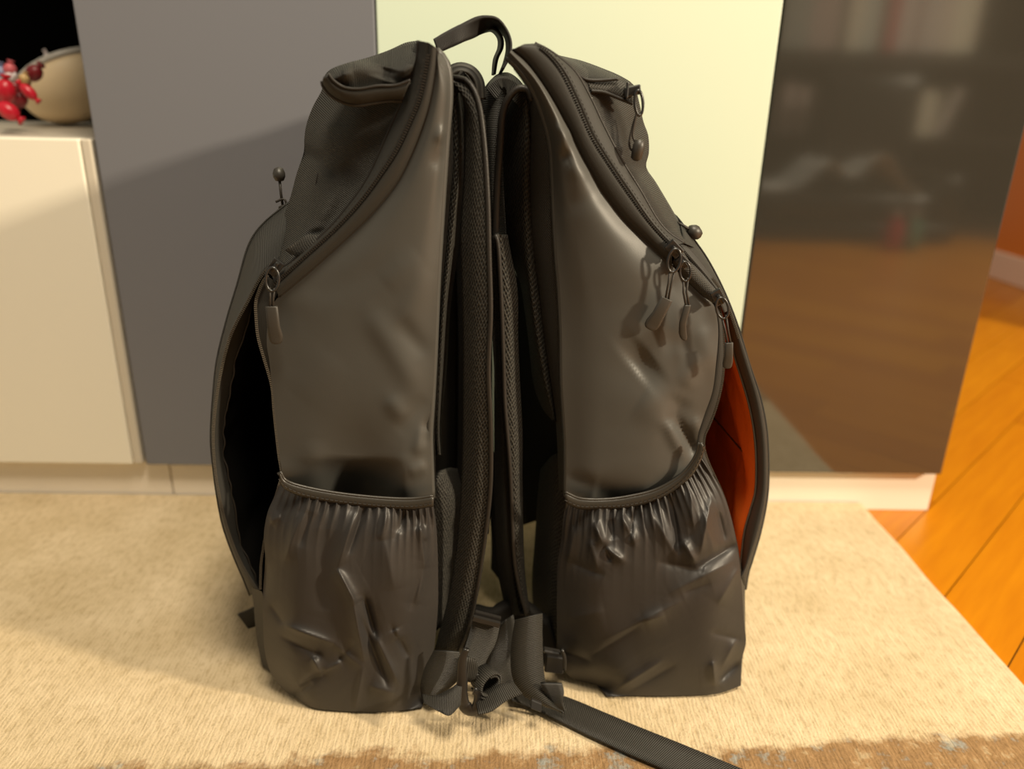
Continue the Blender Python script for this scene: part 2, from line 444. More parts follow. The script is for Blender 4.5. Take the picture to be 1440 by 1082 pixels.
# rug: a thick slab with softly rolled edge
def rug():
    xe = .466; G = []
    ys = [-.85 + i * .0125 for i in range(int((YP - .002 + .85) / .0125) + 1)]; ys[-1] = YP - .002
    xsx = [-1.3 + i * .0125 for i in range(int((xe + 1.3) / .0125))] + [xe - .006, xe - .003, xe - .001, xe, xe, xe]
    nz = [0] * (len(xsx) - 6) + [0, -.0008, -.002, -.0045, -.008, -.0118]
    for y in ys:
        r = []
        for x, dz in zip(xsx, nz):
            h = (noise.noise(Vector((x * 40, y * 40, 0))) * .0006 - .0005) if dz == 0 else dz
            wav = noise.noise(Vector((0, y * 14, 3))) * .0025 if x > xe - .05 else 0
            r.append(Vector((x + wav, y, h)))
        G.append(r)
    nc = len(xsx); V = [v for r in G for v in r]
    fc = [(i * nc + j, i * nc + j + 1, (i + 1) * nc + j + 1, (i + 1) * nc + j) for i in range(len(G) - 1) for j in range(nc - 1)]
    return mk('rug', V, fc, M['rug'])
tag(rug(), 'thick beige wool rug with fine ribs under both backpacks', 'rug')

# ------------------------------------------------------------------ things behind the photographer, seen mirrored in the brown door
def MP(px, py, Yv):
    p = P(px, py, Yv); return Vector((p.x, 2 * YD - p.y, p.z))
ys_ = 2 * YD - 3.38
t = thing('bookcase', 'dark brown bookcase mirrored in the glossy brown door', 'bookcase', (1.2, ys_, FZ))
sh1 = MP(1250, 72, 3.38).z; sh2 = MP(1250, 192, 3.38).z
box('back_panel', (.40, ys_ - .30, FZ), (2.30, ys_ - .28, 1.5), M['darkwood'], t)
box('side_panel', (.40, ys_ - .28, FZ), (.43, ys_, 1.5), M['darkwood'], t, .002)
box('side_panel', (2.27, ys_ - .28, FZ), (2.30, ys_, 1.5), M['darkwood'], t, .002)
for z, h in ((sh1, .055), (sh2, .03), (1.1, .03), (.02, .03)):
    box('shelf', (.43, ys_ - .28, z - h), (2.27, ys_ - .002, z), M['darkwood'], t, .002)
cols = [(.30, .32, .30), (.42, .34, .32), (.16, .14, .12), (.68, .64, .54), (.50, .54, .50), (.50, .12, .12), (.58, .54, .52), (.66, .60, .54), (.30, .36, .30), (.80, .78, .66)]
bmats = [plain('book_cover_%d' % i, c, .6) for i, c in enumerate(cols)]
names = ['grey', 'taupe', 'dark brown', 'cream', 'grey green', 'dark red', 'silver grey', 'pale beige', 'moss green', 'ivory']
def book(x, z, wd, hh, dp, i, lean=0, lab=None, grp=None):
    t = thing('book', lab, 'book', (x, ys_ - .04, z), grp)
    R = Matrix.Rotation(lean, 3, 'Y'); L = root_loc(t)
    def bx(nm, lo, hi, m):
        lo = Vector(lo); hi = Vector(hi); c = (lo + hi) / 2; d = (hi - lo) / 2
        V, Fc = boxdata(c, Vector((d.x, 0, 0)), Vector((0, d.y, 0)), Vector((0, 0, d.z)))
        return mk(nm, [R @ v + L for v in V], Fc, m, t, None, False)
    bx('cover', (0, -dp, 0), (.0025, 0, hh), bmats[i]); bx('cover', (wd - .0025, -dp, 0), (wd, 0, hh), bmats[i])
    bx('spine', (0, -.0005, 0), (wd, .003, hh), bmats[i]); bx('page_block', (.0028, -dp + .004, .003), (wd - .0028, -.001, hh - .003), M['cream'])
    return t
random.seed(11)
ORD = ['first', 'second', 'third', 'fourth', 'fifth', 'sixth', 'seventh', 'eighth', 'ninth', 'tenth', 'eleventh', 'twelfth', 'thirteenth', 'fourteenth', 'fifteenth']
x = 1.15; seq = [0, 0, 1, 1, 2, 3, 4, 2, 5, 6, 1, 6, 7, 9, 9]; wds = [.05, .045, .04, .05, .03, .05, .05, .03, .035, .05, .03, .05, .05, .045, .035]
for s, (i, wd) in enumerate(zip(seq, wds)):
    wd *= 1.2
    if x + wd > 2.04: break
    book(x, sh1 + .0005, wd, .23 + .03 * random.random(), .17, i, 0, '%s book, %s from the left on the upper bookcase shelf' % (names[i], ORD[s]), 'books on the upper shelf'); x += wd + .002
for s, (px, i, wd, hh, ln) in enumerate([(1100, 1, .05, .20, 0), (1122, 1, .045, .19, 0), (1288, 9, .05, .19, 0), (1306, 9, .03, .18, 0), (1320, 6, .035, .20, .30)]):
    q = MP(px, 190, 3.38)
    book(q.x, sh2 + .0005 + (0.001 if not ln else wd * math.sin(ln) + .002), wd, hh, .16, i, ln, '%s book, %s from the left on the middle bookcase shelf' % (names[i], ORD[s]), 'books on the middle shelf')
# low dark chest under the shelf line, armchair with a pale cloth
ya = 2 * YD - 2.84
t = thing('armchair', 'boxy black leather armchair mirrored in the brown door, pale cloth over its seat', 'armchair', (1.2, ya - .3, FZ))
ML = plain('black_leather', (.012, .011, .010), .3, .5, ns=60)
def rbox(name, lo, hi, mat, parent, r=.02, seg=3):
    o = box(name, lo, hi, mat, parent); md = o.modifiers.new('bevel', 'BEVEL'); md.width = r; md.segments = seg
    o.data.polygons.foreach_set('use_smooth', [True] * 6); return o
cxl, cxr = MP(1068, 300, 2.84).x, MP(1350, 300, 2.84).x
zs = MP(1200, 268, 2.9).z; zt2 = MP(1240, 98, 3.15).z; bx0, bx1 = MP(1152, 200, 3.15).x, MP(1290, 200, 3.15).x
rbox('base', (cxl, ya - .42, -.004), (cxr, ya, zs - .11), ML, t, .02)
rbox('seat', (cxl + .01, ya - .40, zs - .108), (cxr - .10, ya + .012, zs), ML, t, .035, 4)
rbox('backrest', (bx0, ya - .44, zs - .02), (bx1, ya - .30, zt2), ML, t, .05, 4)
rbox('armrest', (cxr - .098, ya - .40, zs - .108), (cxr, ya + .01, zs + .07), ML, t, .035, 4)
G = []
c0, c1 = MP(1070, 270, 2.86).x, MP(1288, 262, 2.86).x
for i in range(13):
    r = []
    for j in range(25):
        u = j / 24; x = c0 + (c1 - c0) * u
        r.append(Vector((x, ya - .26 * i / 12 + .02, zs + .006 + .10 * math.exp(-((u - .40) / .13) ** 2) + .13 * math.exp(-((u - .72) / .14) ** 2) * (1 - .3 * i / 12) + .004 * math.sin(9 * u + i))))
    G.append(r)
o = gridmesh('cloth', G, plain('pale_grey_cloth', (.62, .62, .60), .8), None, .003); tag(o, 'pale grey cloth crumpled on the seat of the black armchair', 'cloth')
def lathe(name, prof, loc, mat, parent, seg=16, axis=None):
    V = []; n = len(prof); R = axis if axis else Matrix.Identity(3); loc = Vector(loc)
    for r, z in prof:
        for s in range(seg):
            a = 2 * PI * s / seg; V.append(loc + R @ Vector((r * math.cos(a), r * math.sin(a), z)))
    fc = [(i * seg + s, i * seg + (s + 1) % seg, (i + 1) * seg + (s + 1) % seg, (i + 1) * seg + s) for i in range(n - 1) for s in range(seg)]
    if prof[0][0] > 1e-4: fc.append(tuple(range(seg))[::-1])
    if prof[-1][0] > 1e-4: fc.append(tuple((n - 1) * seg + s for s in range(seg)))
    return mk(name, V, fc, mat, parent)
zf = FZ + .013 - .012 + .006
for px, c, lab in ((1253, (.45, .03, .05), 'red bottle standing on the parquet, mirrored in the brown door'), (1278, (.10, .26, .20), 'green bottle standing on the parquet, mirrored in the brown door')):
    q = MP(px, 350, 2.72); t = thing('bottle', lab, 'bottle', (q.x, q.y, -.006)); hb_ = P(px, 294, 2.72).z / .172
    lathe('bottle_body', [(.026, 0), (.030, .01), (.030, .11 * hb_), (.014, .14 * hb_), (.014, .15 * hb_)], (q.x, q.y, -.006), plain('bottle_' + lab[:3], c, .3), t)
    lathe('cap', [(.016, .15 * hb_), (.016, .17 * hb_), (.012, .172 * hb_)], (q.x, q.y, -.006), plain('cap_' + lab[:3], (.4, .35, .33), .4), t)

# ------------------------------------------------------------------ bowl and sweets on the low cabinet
bc = P(92, 140, 1.12)
ax = Vector((-.50, .20, .84)).normalized(); RR = Vector((0, 0, 1)).rotation_difference(ax).to_matrix()
t = thing('bowl', 'large beige bowl tipped on its side against the grey cupboard', 'bowl', (bc.x, bc.y, zt))
RB = .062
prof = [(RB * math.sin(a) * 1.0 + .0001, -RB * .72 * math.cos(a)) for a in [PI / 2 * i / 14 for i in range(15)]]
prof += [(RB * 1.0, .012)]
lowest = min((RR @ Vector((r * math.cos(b), r * math.sin(b), z))).z for r, z in prof for b in [i * PI / 12 for i in range(24)])
bl = Vector((bc.x + .008, bc.y, zt + .001 - lowest))
o = lathe('bowl_shell', prof, bl, M['bowl'], t, 40, RR); o.data.polygons.foreach_set('use_smooth', [True] * len(o.data.polygons))
bm = bmesh.new(); bm.from_mesh(o.data); bmesh.ops.delete(bm, geom=[f for f in bm.faces if len(f.verts) > 4], context='FACES_ONLY'); bm.to_mesh(o.data); bm.free()
md = o.modifiers.new('t', 'SOLIDIFY'); md.thickness = .004; md.offset = -1
tube('rim', [bl + RR @ Vector((RB * math.cos(a), RB * math.sin(a), .012)) for a in [2 * PI * i / 40 for i in range(40)]], .0042, M['bowlrim'], t, 8, True)
MR = [plain('red_foil', (.55, .012, .03), .35), plain('dark_red_foil', (.20, .01, .015), .4), plain('gold_foil', (.62, .42, .18), .4), plain('white_foil', (.70, .62, .62), .4), plain('pink_foil', (.60, .12, .14), .4), plain('blue_grey_foil', (.22, .25, .40), .4)]
kn = ['bright red', 'dark red', 'gold', 'white', 'pinkish red', 'blue grey']
def sweet(px, py, Y, r, k_, el, tilt, lab):
    c = P(px, py, Y)
    t = thing('wrapped_sweet', lab, 'sweet', c)
    R = Matrix.Rotation(tilt, 3, 'Y')
    lathe('sweet_body', [(.0002, -r * el)] + [(r * math.sin(a), -r * el * math.cos(a)) for a in [PI * i / 10 for i in range(1, 10)]] + [(.0002, r * el)], c, MR[k_], t, 14, R)
    for s in (-1, 1):
        lathe('wrapper_twist', [(r * .15, s * r * el * .9), (r * .45, s * r * el * 1.15), (r * .62, s * r * el * 1.35)], c, MR[k_], t, 10, R)
    return t
sw = [(8, 128, .93, .010, 0, 1.3, .2, 'bright red sweet at the left end of the heap, half cut by the frame'),
      (12, 156, .90, .009, 0, 1.35, -.9, 'large bright red sweet lying lowest, just above the cabinet edge'),
      (40, 129, .92, .0062, 0, 1.7, -.75, 'bright red elongated sweet slanting down towards the bowl rim'),
      (14, 98, .97, .007, 4, 1.1, .3, 'pinkish red sweet on top of the heap at far left'),
      (12, 110, .95, .006, 3, 1.2, 1.2, 'white wrapped sweet under the topmost pinkish red one'),
      (34, 111, .96, .0055, 2, 1.1, .4, 'small gold sweet in the middle of the heap'),
      (69, 97, 1.14, .006, 2, 1.1, .2, 'gold sweet standing above the upper bowl rim'),
      (94, 87, 1.14, .0075, 2, 1.1, .9, 'gold sweet farthest right, behind the bowl rim'),
      (48, 103, 1.0, .009, 1, 1.2, .8, 'dark red sweet left of the gold one above the rim'),
      (83, 93, 1.14, .008, 1, 1.2, .3, 'dark red sweet between the two gold ones behind the rim'),
      (68, 111, 1.14, .008, 1, 1.3, -.9, 'dark red sweet against the inner side of the bowl'),
      (56, 117, 1.14, .0085, 5, 1.1, .6, 'dull grey sweet beside the bowl rim'),
      (2, 104, .98, .008, 5, 1.2, 0, 'blue grey sweet at the left picture edge'),
      (27, 140, .97, .009, 1, 1.1, .5, 'dark red sweet in the hollow of the heap'),
      (20, 123, .97, .008, 1, 1.1, 1.0, 'dark red sweet behind the left bright red one'),
      (68, 82, 1.14, .0042, 3, 2.0, -.35, 'white sliver of wrapper standing up highest')]
sw += [(60, 104, 1.10, .010, 1, 1.1, .2, 'dark red sweet resting on the bowl rim left of its gold one'),
       (104, 94, 1.12, .010, 1, 1.2, 1.1, 'dark red sweet at the right end, touching the grey cupboard edge'),
       (76, 101, 1.13, .010, 0, 1.2, .6, 'bright red sweet half sunk behind the upper bowl rim')]
for a in sw: sweet(*a)
t = None

exec_parts = True
# ------------------------------------------------------------------ shared backpack pieces
def slider(bag, px, py, Y, ang, tab_px, name='zipper_pull', loop=True, tab=(7.5, 24), cord2=True, bend=0, s=1.0):
    """zip slider with its wire loop, cord and rubber tab; positions as photographed"""
    c = P(px, py, Y); t = Vector((math.cos(ang), 0, math.sin(ang))); b = Vector((-t.z, 0, t.x)); v = Vector((0, -1, 0))
    o = joined('zipper_slider', [boxdata(c, t * .0045 * s, b * .0032 * s, v * .0016), boxdata(c + v * .0035 + t * .001, t * .0030 * s, b * .0010 * s, v * .0010),
                                boxdata(c + v * .0022 + t * .0034 * s, t * .0006, b * .001 * s, v * .0016), boxdata(c + v * .0022 - t * .0014 * s, t * .0006, b * .001 * s, v * .0016)], M['metal'], bag, False)
    md = o.modifiers.new('b', 'BEVEL'); md.width = .0007; md.segments = 2
    tx, ty, a2 = tab_px
    e = P(tx, ty, Y - .006)                     # top of the tab
    s0 = c + v * .0045
    d = (e - s0).normalized(); side = d.cross(v).normalized()
    lp = []
    LL = .0125 * s
    for i in range(20):
        a = 2 * PI * i / 20; q = s0 + d * (LL / 2 - .001 + LL / 2 * math.cos(a)) + side * (.0034 * s * math.sin(a)) + v * .0012
        lp.append(q)
    tube('pull_loop', lp, .00075 * s, M['metal'], o, 6, True)
    cs = s0 + d * (LL - .003)
    for sg in ((-1, 1) if cord2 else (0,)):
        off = side * .0010 * sg
        tube('cord', [cs + off * 1.6 + v * .001, cs.lerp(e, .5) + off + v * .0006 + side * bend, e + off + d * .003], .00075, M['cord'], o, 6)
    hw, hl = tab
    sc = .545 / FPX * hw / 2; L = .545 / FPX * hl
    dd = Vector((math.sin(a2), 0, -math.cos(a2)))
    if True:
        sd = Vector((dd.z, 0, -dd.x)); G = []
        pr = [(0, .86), (.02, .92), (.5, .95), (.78, 1.12), (.92, 1.02), (.985, .72), (1, .45)]
        V = []; Fc = []
        for i, (f, wv) in enumerate(pr):
            cc = e + dd * L * f + v * (.0012 * math.sin(f * 5)) + sd * (bend * 2.2 * math.sin(f * PI) if bend else 0)
            for k_ in range(10):
                a = 2 * PI * k_ / 10
                V.append(cc + sd * sc * wv * math.copysign(abs(math.cos(a)) ** .5, math.cos(a)) + v * .0014 * math.copysign(abs(math.sin(a)) ** .6, math.sin(a)))
        for i in range(len(pr) - 1):
            for k_ in range(10): Fc.append((i * 10 + k_, i * 10 + (k_ + 1) % 10, (i + 1) * 10 + (k_ + 1) % 10, (i + 1) * 10 + k_))
        Fc += [tuple(range(10))[::-1], tuple((len(pr) - 1) * 10 + k_ for k_ in range(10))]
        mk('pull_tab', V, Fc, M['rubber'], o)
    return o

# =================================================================== LEFT BACKPACK
LY = .500
LB = thing('backpack', 'black hiking backpack on the left, its open side pouch showing a black lining', 'backpack', (-.11, .62, 0))
# outlines (pixel, pixel) of the photographed edges
L_panR = [(614, 72), (625, 84), (631, 103), (632, 140), (628, 190), (624, 250), (619, 330), (615, 400), (613, 450), (611, 500), (608, 560), (605, 610), (606, 650), (608, 700)]
L_bandR = [(615, 68), (612, 100), (605, 140), (595, 175), (578, 217), (557, 257), (525, 297), (490, 332), (440, 377), (413, 400), (392, 417)]
L_bandM = [(603, 60), (600, 90), (591, 135), (577, 170), (558, 210), (535, 245), (507, 283), (472, 321), (427, 362), (404, 383), (386, 400)]
L_bandL = [(588, 57), (587, 75), (580, 107), (563, 147), (543, 193), (517, 250), (487, 293), (457, 327), (413, 366), (398, 376), (383, 388)]
L_open = [(392, 417), (379, 440), (375, 480), (379, 510), (383, 550), (388, 600), (393, 640), (397, 668)]
L_sil = [(588, 57), (570, 60), (548, 70), (520, 80), (492, 88), (468, 96), (458, 104), (455, 115), (452, 128), (440, 150), (431, 175), (428, 195), (427, 215), (417, 245), (409, 275), (399, 305), (392, 330), (385, 360), (383, 388)]

# body
L_front = [(588, 66, .53), (545, 84, .55), (480, 104, .565), (462, 130, .57), (438, 180, .57), (432, 215, .57), (412, 285, .57), (400, 350, .565), (384, 420, .555), (382, 500, .55), (390, 570, .54), (396, 640, .535), (392, 700, .53), (374, 770, .53), (369, 835, .53), (367, 880, .53), (370, 925, .53), (388, 960, .53), (430, 975, .53)]
L_back = [(606, 68, .52), (616, 90, .522), (622, 130, .52), (618, 200, .52), (612, 300, .52), (607, 400, .52), (603, 500, .52), (600, 560, .52), (598, 620, .52), (600, 680, .52), (600, 740, .52), (600, 800, .52), (600, 860, .52), (597, 920, .52), (590, 975, .52)]
bodyring('body', [(a, b, c + .018) for a, b, c in L_back], [(a, b, c + .012) for a, b, c in L_front], .52, .75, M['core'], LB)

# smooth side panel
Lleft = Q(L_bandR, lambda t: LY - .004 + .012 * t) + Q(L_open[1:], lambda t: LY + .010) + [(399, 700, LY + .020), (402, 735, LY + .026)]
Lright = Q(L_panR, lambda t: LY + .006) + [(607, 735, LY + .010)]
wr = [(500, 645, 500, 780, 54, -.042), (600, 560, 560, 610, 14, -.003), (520, 440, 585, 545, 16, .0035), (560, 450, 600, 500, 12, -.003), (585, 640, 600, 600, 9, .005), (575, 665, 600, 655, 9, .0045), (600, 380, 560, 470, 18, .002),
      (596, 625, 602, 590, 6, -.005), (440, 620, 445, 700, 18, .003), (570, 590, 545, 560, 12, .0035), (625, 180, 616, 200, 8, .004), (622, 215, 608, 235, 10, -.002), (430, 420, 560, 370, 22, -.0015), (565, 700, 570, 640, 14, .004), (540, 400, 590, 360, 20, .002), (470, 500, 420, 560, 30, .0012)]
Lm1 = [(a[0] * .6 + b[0] * .4, a[1] * .6 + b[1] * .4, a[2] * .6 + b[2] * .4 - .006) for a, b in zip(cr(Lleft, 14), cr(Lright, 14))]
Lm2 = [(a[0] * .2 + b[0] * .8, a[1] * .2 + b[1] * .8, a[2] * .2 + b[2] * .8 - .006) for a, b in zip(cr(Lleft, 14), cr(Lright, 14))]
loft('side_panel', [Lleft, Lm1, Lm2, Lright], M['pu'], LB, 130, 60, wr)
# edge roll of the side panel to the back
tube('edge_piping', line3([(a[0] - 1, a[1], LY + .009) for a in L_panR], 60), .0028, M['pu'], LB, 8)

# zipper band in two strips with the coil seam between
loft('zipper_tape', [Q(L_bandM, lambda t: LY - .006 + .012 * t), Q(L_bandR, lambda t: LY - .005 + .012 * t)], M['tape'], LB, 80, 8, bulge=.003)
loft('zipper_tape', [Q(L_bandL, lambda t: LY + .002 + .012 * t), Q(L_bandM, lambda t: LY - .006 + .012 * t)], M['tape'], LB, 80, 8, bulge=.0025)
zm = line3(Q(L_bandM, lambda t: LY - .008 + .012 * t), 120)
teeth('zipper_teeth', zm[5:], LB, .0016, .0011, mat=M['edge'])
stitches(line3(Q([(a[0] - 5, a[1] - 3) for a in L_bandM], lambda t: LY - .0095 + .012 * t), 90)[6:], LB, .003, .0008, .0002, mat=M['edge'])
tube('piping', line3(Q(L_bandR, lambda t: LY - .004 + .012 * t), 90), .0011, M['edge'], LB, 6)
tube('piping', line3(Q(L_bandL, lambda t: LY + .002 + .012 * t), 90), .0011, M['edge'], LB, 6)

# rounded fabric front above the pouch
Fa = Q(L_bandL, lambda t: LY + .003 + .012 * t)
Fb = Q(L_sil, lambda t: LY + .052 + .0 * t)
Fm = [(a[0] * .5 + b[0] * .5, a[1] * .5 + b[1] * .5, a[2] * .5 + b[2] * .5 - .012) for a, b in zip(cr(Fa, 12), cr(Fb, 12))]
wf_ = [(447, 240, 470, 205, 12, -.004), (455, 225, 420, 215, 10, -.003), (480, 230, 500, 260, 14, -.005), (470, 170, 475, 215, 22, .004), (430, 330, 460, 325, 5, -.003), (510, 150, 500, 220, 18, .002), (430, 255, 415, 310, 10, .004), (470, 270, 450, 310, 12, .004), (462, 232, 470, 250, 8, -.004)]
loft('front_panel', [Fa, Fm, Fb], M['fabric'], LB, 90, 34, wf_, swap=False)
# continuation of the front round the corner
fs = [P(x, y, Y) for x, y, Y in cr(Fb, 60)]
gridmesh('front_face', [[p + Vector((sx_, dy, -.45 * dy * math.exp(-i / 5) * (dy / .2))) for sx_, dy in ((0, 0), (-.004, .02), (-.006, .05), (-.006, .10), (-.006, .16), (0, .20), (.02, .225))] for i, p in enumerate(fs)], M['fabric'], LB)
# top pocket: swollen lump above a rolled flap
lu = Q([(588, 60), (560, 66), (525, 79), (490, 88), (466, 97), (457, 108)], .520)
lm = Q([(583, 88), (556, 100), (530, 98), (500, 92), (476, 104), (461, 114)], .497)
ll = Q([(576, 112), (556, 122), (530, 122), (500, 124), (480, 122), (464, 116)], .500)
loft('top_pocket', [lu, lm, ll], M['fabric'], LB, 50, 24, [(480, 108, 498, 104, 13, .008), (545, 95, 540, 112, 17, -.010), (575, 70, 570, 110, 10, .003)])
fu = Q([(577, 112), (556, 119), (530, 120), (505, 124), (485, 122), (470, 113), (462, 103), (455, 108)], .497)
fd = Q([(566, 142), (545, 142), (525, 145), (505, 148), (485, 145), (466, 135), (455, 122), (453, 114)], .502)
loft('pocket_flap', [fu, fd], M['tape'], LB, 60, 12, bulge=.005, th=.0015)
tube('flap_piping', line3([(a[0], a[1], a[2] - .001) for a in fd], 60), .0013, M['edge'], LB, 6)
tube('flap_piping', line3([(a[0], a[1] + 1, a[2] - .003) for a in fu[:7]], 60), .0009, M['edge'], LB, 6)
loft('zip_garage', [Q([(432, 330), (455, 331), (452, 340)], LY + .012), Q([(400, 352), (418, 361), (438, 352)], LY + .010)], M['fabric2'], LB, 10, 8, bulge=.002)
tube('front_seam', line3(Q([(447, 243), (441, 275), (433, 310), (430, 332)], .526), 20), .0003, M['edge'], LB, 5)

# side pouch: outer flap wall with open mouth toward the viewer
edge_o = [(400, 362), (370, 384), (347, 425), (323, 473), (309, 527), (302, 573), (299, 617), (302, 663), (308, 700), (316, 735), (330, 775), (345, 805), (363, 833)]
sil_o = [(404, 288), (370, 316), (350, 346), (335, 398), (320, 448), (306, 505), (300, 560), (297, 617), (301, 663), (306, 700), (314, 740), (328, 780), (343, 815), (352, 838)]
eo = Q(edge_o, lambda t: .530 - .008 * math.sin(PI * t)); so = Q(sil_o, lambda t: .558)
loft('pouch_front', [eo, [(a[0] * .45 + b[0] * .55 - 1, a[1] * .45 + b[1] * .55, .541) for a, b in zip(cr(eo, 12), cr(so, 12))], so], M['fabric'], LB, 70, 10, None, th=.0012)
sp = [P(x, y, Y) for x, y, Y in cr(so, 60)]
gridmesh('pouch_wall', [[p + Vector((sx_, dy, 0)) for sx_, dy in ((0, 0), (-.003, .03), (-.004, .07), (-.003, .11), (.004, .15), (.03, .178))] for p in sp], M['fabric'], LB, .0012)
inner_o = [(390, 380), (362, 412), (350, 450), (334, 500), (324, 547), (316, 593), (315, 640), (322, 675), (330, 713), (337, 760), (352, 795), (364, 830)]
io = Q(inner_o, .534)
loft('zipper_tape', [Q(edge_o, lambda t: .5295 - .008 * math.sin(PI * t)), io], M['tape'], LB, 70, 8, bulge=.001)
tube('torn_lining_edge', [p + Vector((noise.noise(p * 90) * .002, 0, 0)) for p in line3([(a[0], a[1], a[2] - .001) for a in io], 120)], .0008, M['edge'], LB, 5)
teeth('zipper_teeth', line3([(a[0] + 1, a[1], a[2] - .002) for a in eo], 120), LB, .0014, .0010)
ip = [P(x, y, Y) for x, y, Y in cr(io, 50)]
gridmesh('pouch_lining', [[p + Vector((ofs + .003 * noise.noise(Vector((dy * 60, i * .3, 0))), dy, 0)) for ofs, dy in [(.0, .0), (.001, .01), (.002, .03), (.002, .05), (.003, .07), (.004, .10), (.008, .13), (.03, .155), (.06, .165)]] for i, p in enumerate(ip)], M['black'], LB)
# inner edge of the mouth
inn = [(376, 388), (368, 400), (360, 424), (360, 445), (363, 475), (372, 507), (382, 543), (385, 575), (388, 605), (392, 640), (396, 668), (392, 684), (384, 712), (376, 740), (370, 773), (367, 795), (366, 830)]
inn3 = Q(inn, lambda t: LY + .012)
loft('zipper_tape', [Q([(a[0], a[1]) for a in [(376, 388), (368, 400), (360, 424), (360, 445), (363, 475), (372, 507), (382, 543), (385, 575), (388, 605), (393, 645)]], LY + .013), Q([(392, 400), (390, 412), (379, 437), (377, 455), (377, 480), (381, 507), (385, 545), (389, 575), (391, 605), (394, 645)], LY + .010)], M['tape'], LB, 50, 5)
teeth('zipper_teeth', line3([(a[0], a[1], a[2] - .0015) for a in inn3], 120), LB, .0014, .0010)
inl = [P(x, y, Y) for x, y, Y in cr(inn3, 50)]
gridmesh('inner_wall', [[p + Vector((ofs, dy, 0)) for ofs, dy in ((0, 0.001), (.0, .02), (-.0, .05), (.0, .1), (0, .16))] for p in inl], M['black'], LB)
loft('gusset', [Q([(300, 590), (303, 670), (314, 735), (330, 782), (345, 815), (357, 838)], .566), Q([(340, 800), (348, 812), (354, 822), (360, 829), (364, 833), (367, 838)], .535)], M['fabric'], LB, 20, 6) if 0 else None

# lower fabric below the mouth
loft('lower_side', [Q([(352, 826), (356, 845), (359, 880), (364, 915), (372, 945)], .540), Q([(368, 832), (380, 870), (390, 907), (400, 940), (420, 975)], .512)], M['fabric2'], LB, 30, 8)
ls = line3(Q([(352, 826), (356, 845), (359, 880), (364, 915), (376, 951), (408, 979)], .540), 30)
gridmesh('lower_front', [[p + Vector((0, dy, 0)) for dy in (0, .06, .12, .17)] for p in ls], M['fabric'], LB)

# elastic pocket
PLt = [(394, 674), (385, 700), (376, 722), (371, 753), (373, 787), (370, 833), (370, 880), (373, 920), (384, 953), (408, 979)]
PRt = [(609, 706), (613, 735), (615, 765), (616, 800), (616, 850), (613, 890), (609, 925), (606, 955), (600, 975), (593, 996)]
PLq = [(x, y, LY + .012 - .008 * math.sin(PI * min(1, i / 8))) for i, (x, y) in enumerate(PLt)]; PLq[-1] = (408, 979, floorY(408, 979, .002) - .001)
PRq = [(x, y, LY + .008) for x, y in PRt]; PRq[-1] = (593, 996, floorY(593, 996, .002))
topc = [(396, 676), (430, 690), (480, 700), (540, 706), (580, 706), (609, 703)]
botc = [(408, 979), (425, 992), (467, 1000), (513, 1002), (560, 1001), (593, 996)]
def gather(u0, u1, amp, freq, ph=0):
    def f(u, v, x, y):
        q = math.sin(freq * u + ph + 2.5 * math.sin(7 * u) + 3 * v); return .7 * amp * (.55 + .6 * math.sin(5.3 * u + ph * 2) ** 2) * math.exp(-v * 10) * (1 - 1.6 * abs(q) ** .7) * (1 - math.exp(-v * 60)) + .0007 * math.exp(-v * 3.2) * math.sin(freq * .45 * u + 1.3)
    return f
def pocket(bag, Lq, Rq, tops, bots, ymid, wr, fn, mat, nt=150, nu=150, nc=5, belly=.016):
    curves = []
    T_ = cr(Q(tops, 0), nc); B_ = cr(Q(bots, 0), nc)
    for k_ in range(nc + 1):
        u = k_ / nc
        if k_ == 0: curves.append(Lq); continue
        if k_ == nc: curves.append(Rq); continue
        tx, ty, _ = T_[k_]; bx_, by_, _ = B_[k_]; c = []
        la = cr(Lq, 8); ra = cr(Rq, 8); ml = cr([la[0], la[-1]], 8); 
        for q in range(9):
            v = q / 8
            # carry the side outlines' sway into the middle
            sx_ = (la[q][0] - (la[0][0] * (1 - v) + la[8][0] * v)) * (1 - u) + (ra[q][0] - (ra[0][0] * (1 - v) + ra[8][0] * v)) * u
            yb = floorY(bx_, by_, .002)
            Yv = ymid - belly * math.sin(PI * min(1, v * 1.02)) ** .7 * math.sin(PI * u) ** .5
            if q >= 7: Yv = Yv * (8 - q) + (yb) * (q - 7) if q == 8 else (Yv + yb) / 2 - .003
            c.append((tx * (1 - v) + bx_ * v + sx_, ty * (1 - v) + by_ * v, Yv))
        curves.append(c)
    return loft('elastic_pocket', curves, mat, bag, nt, nu, wr, fn=fn, sharp=True)
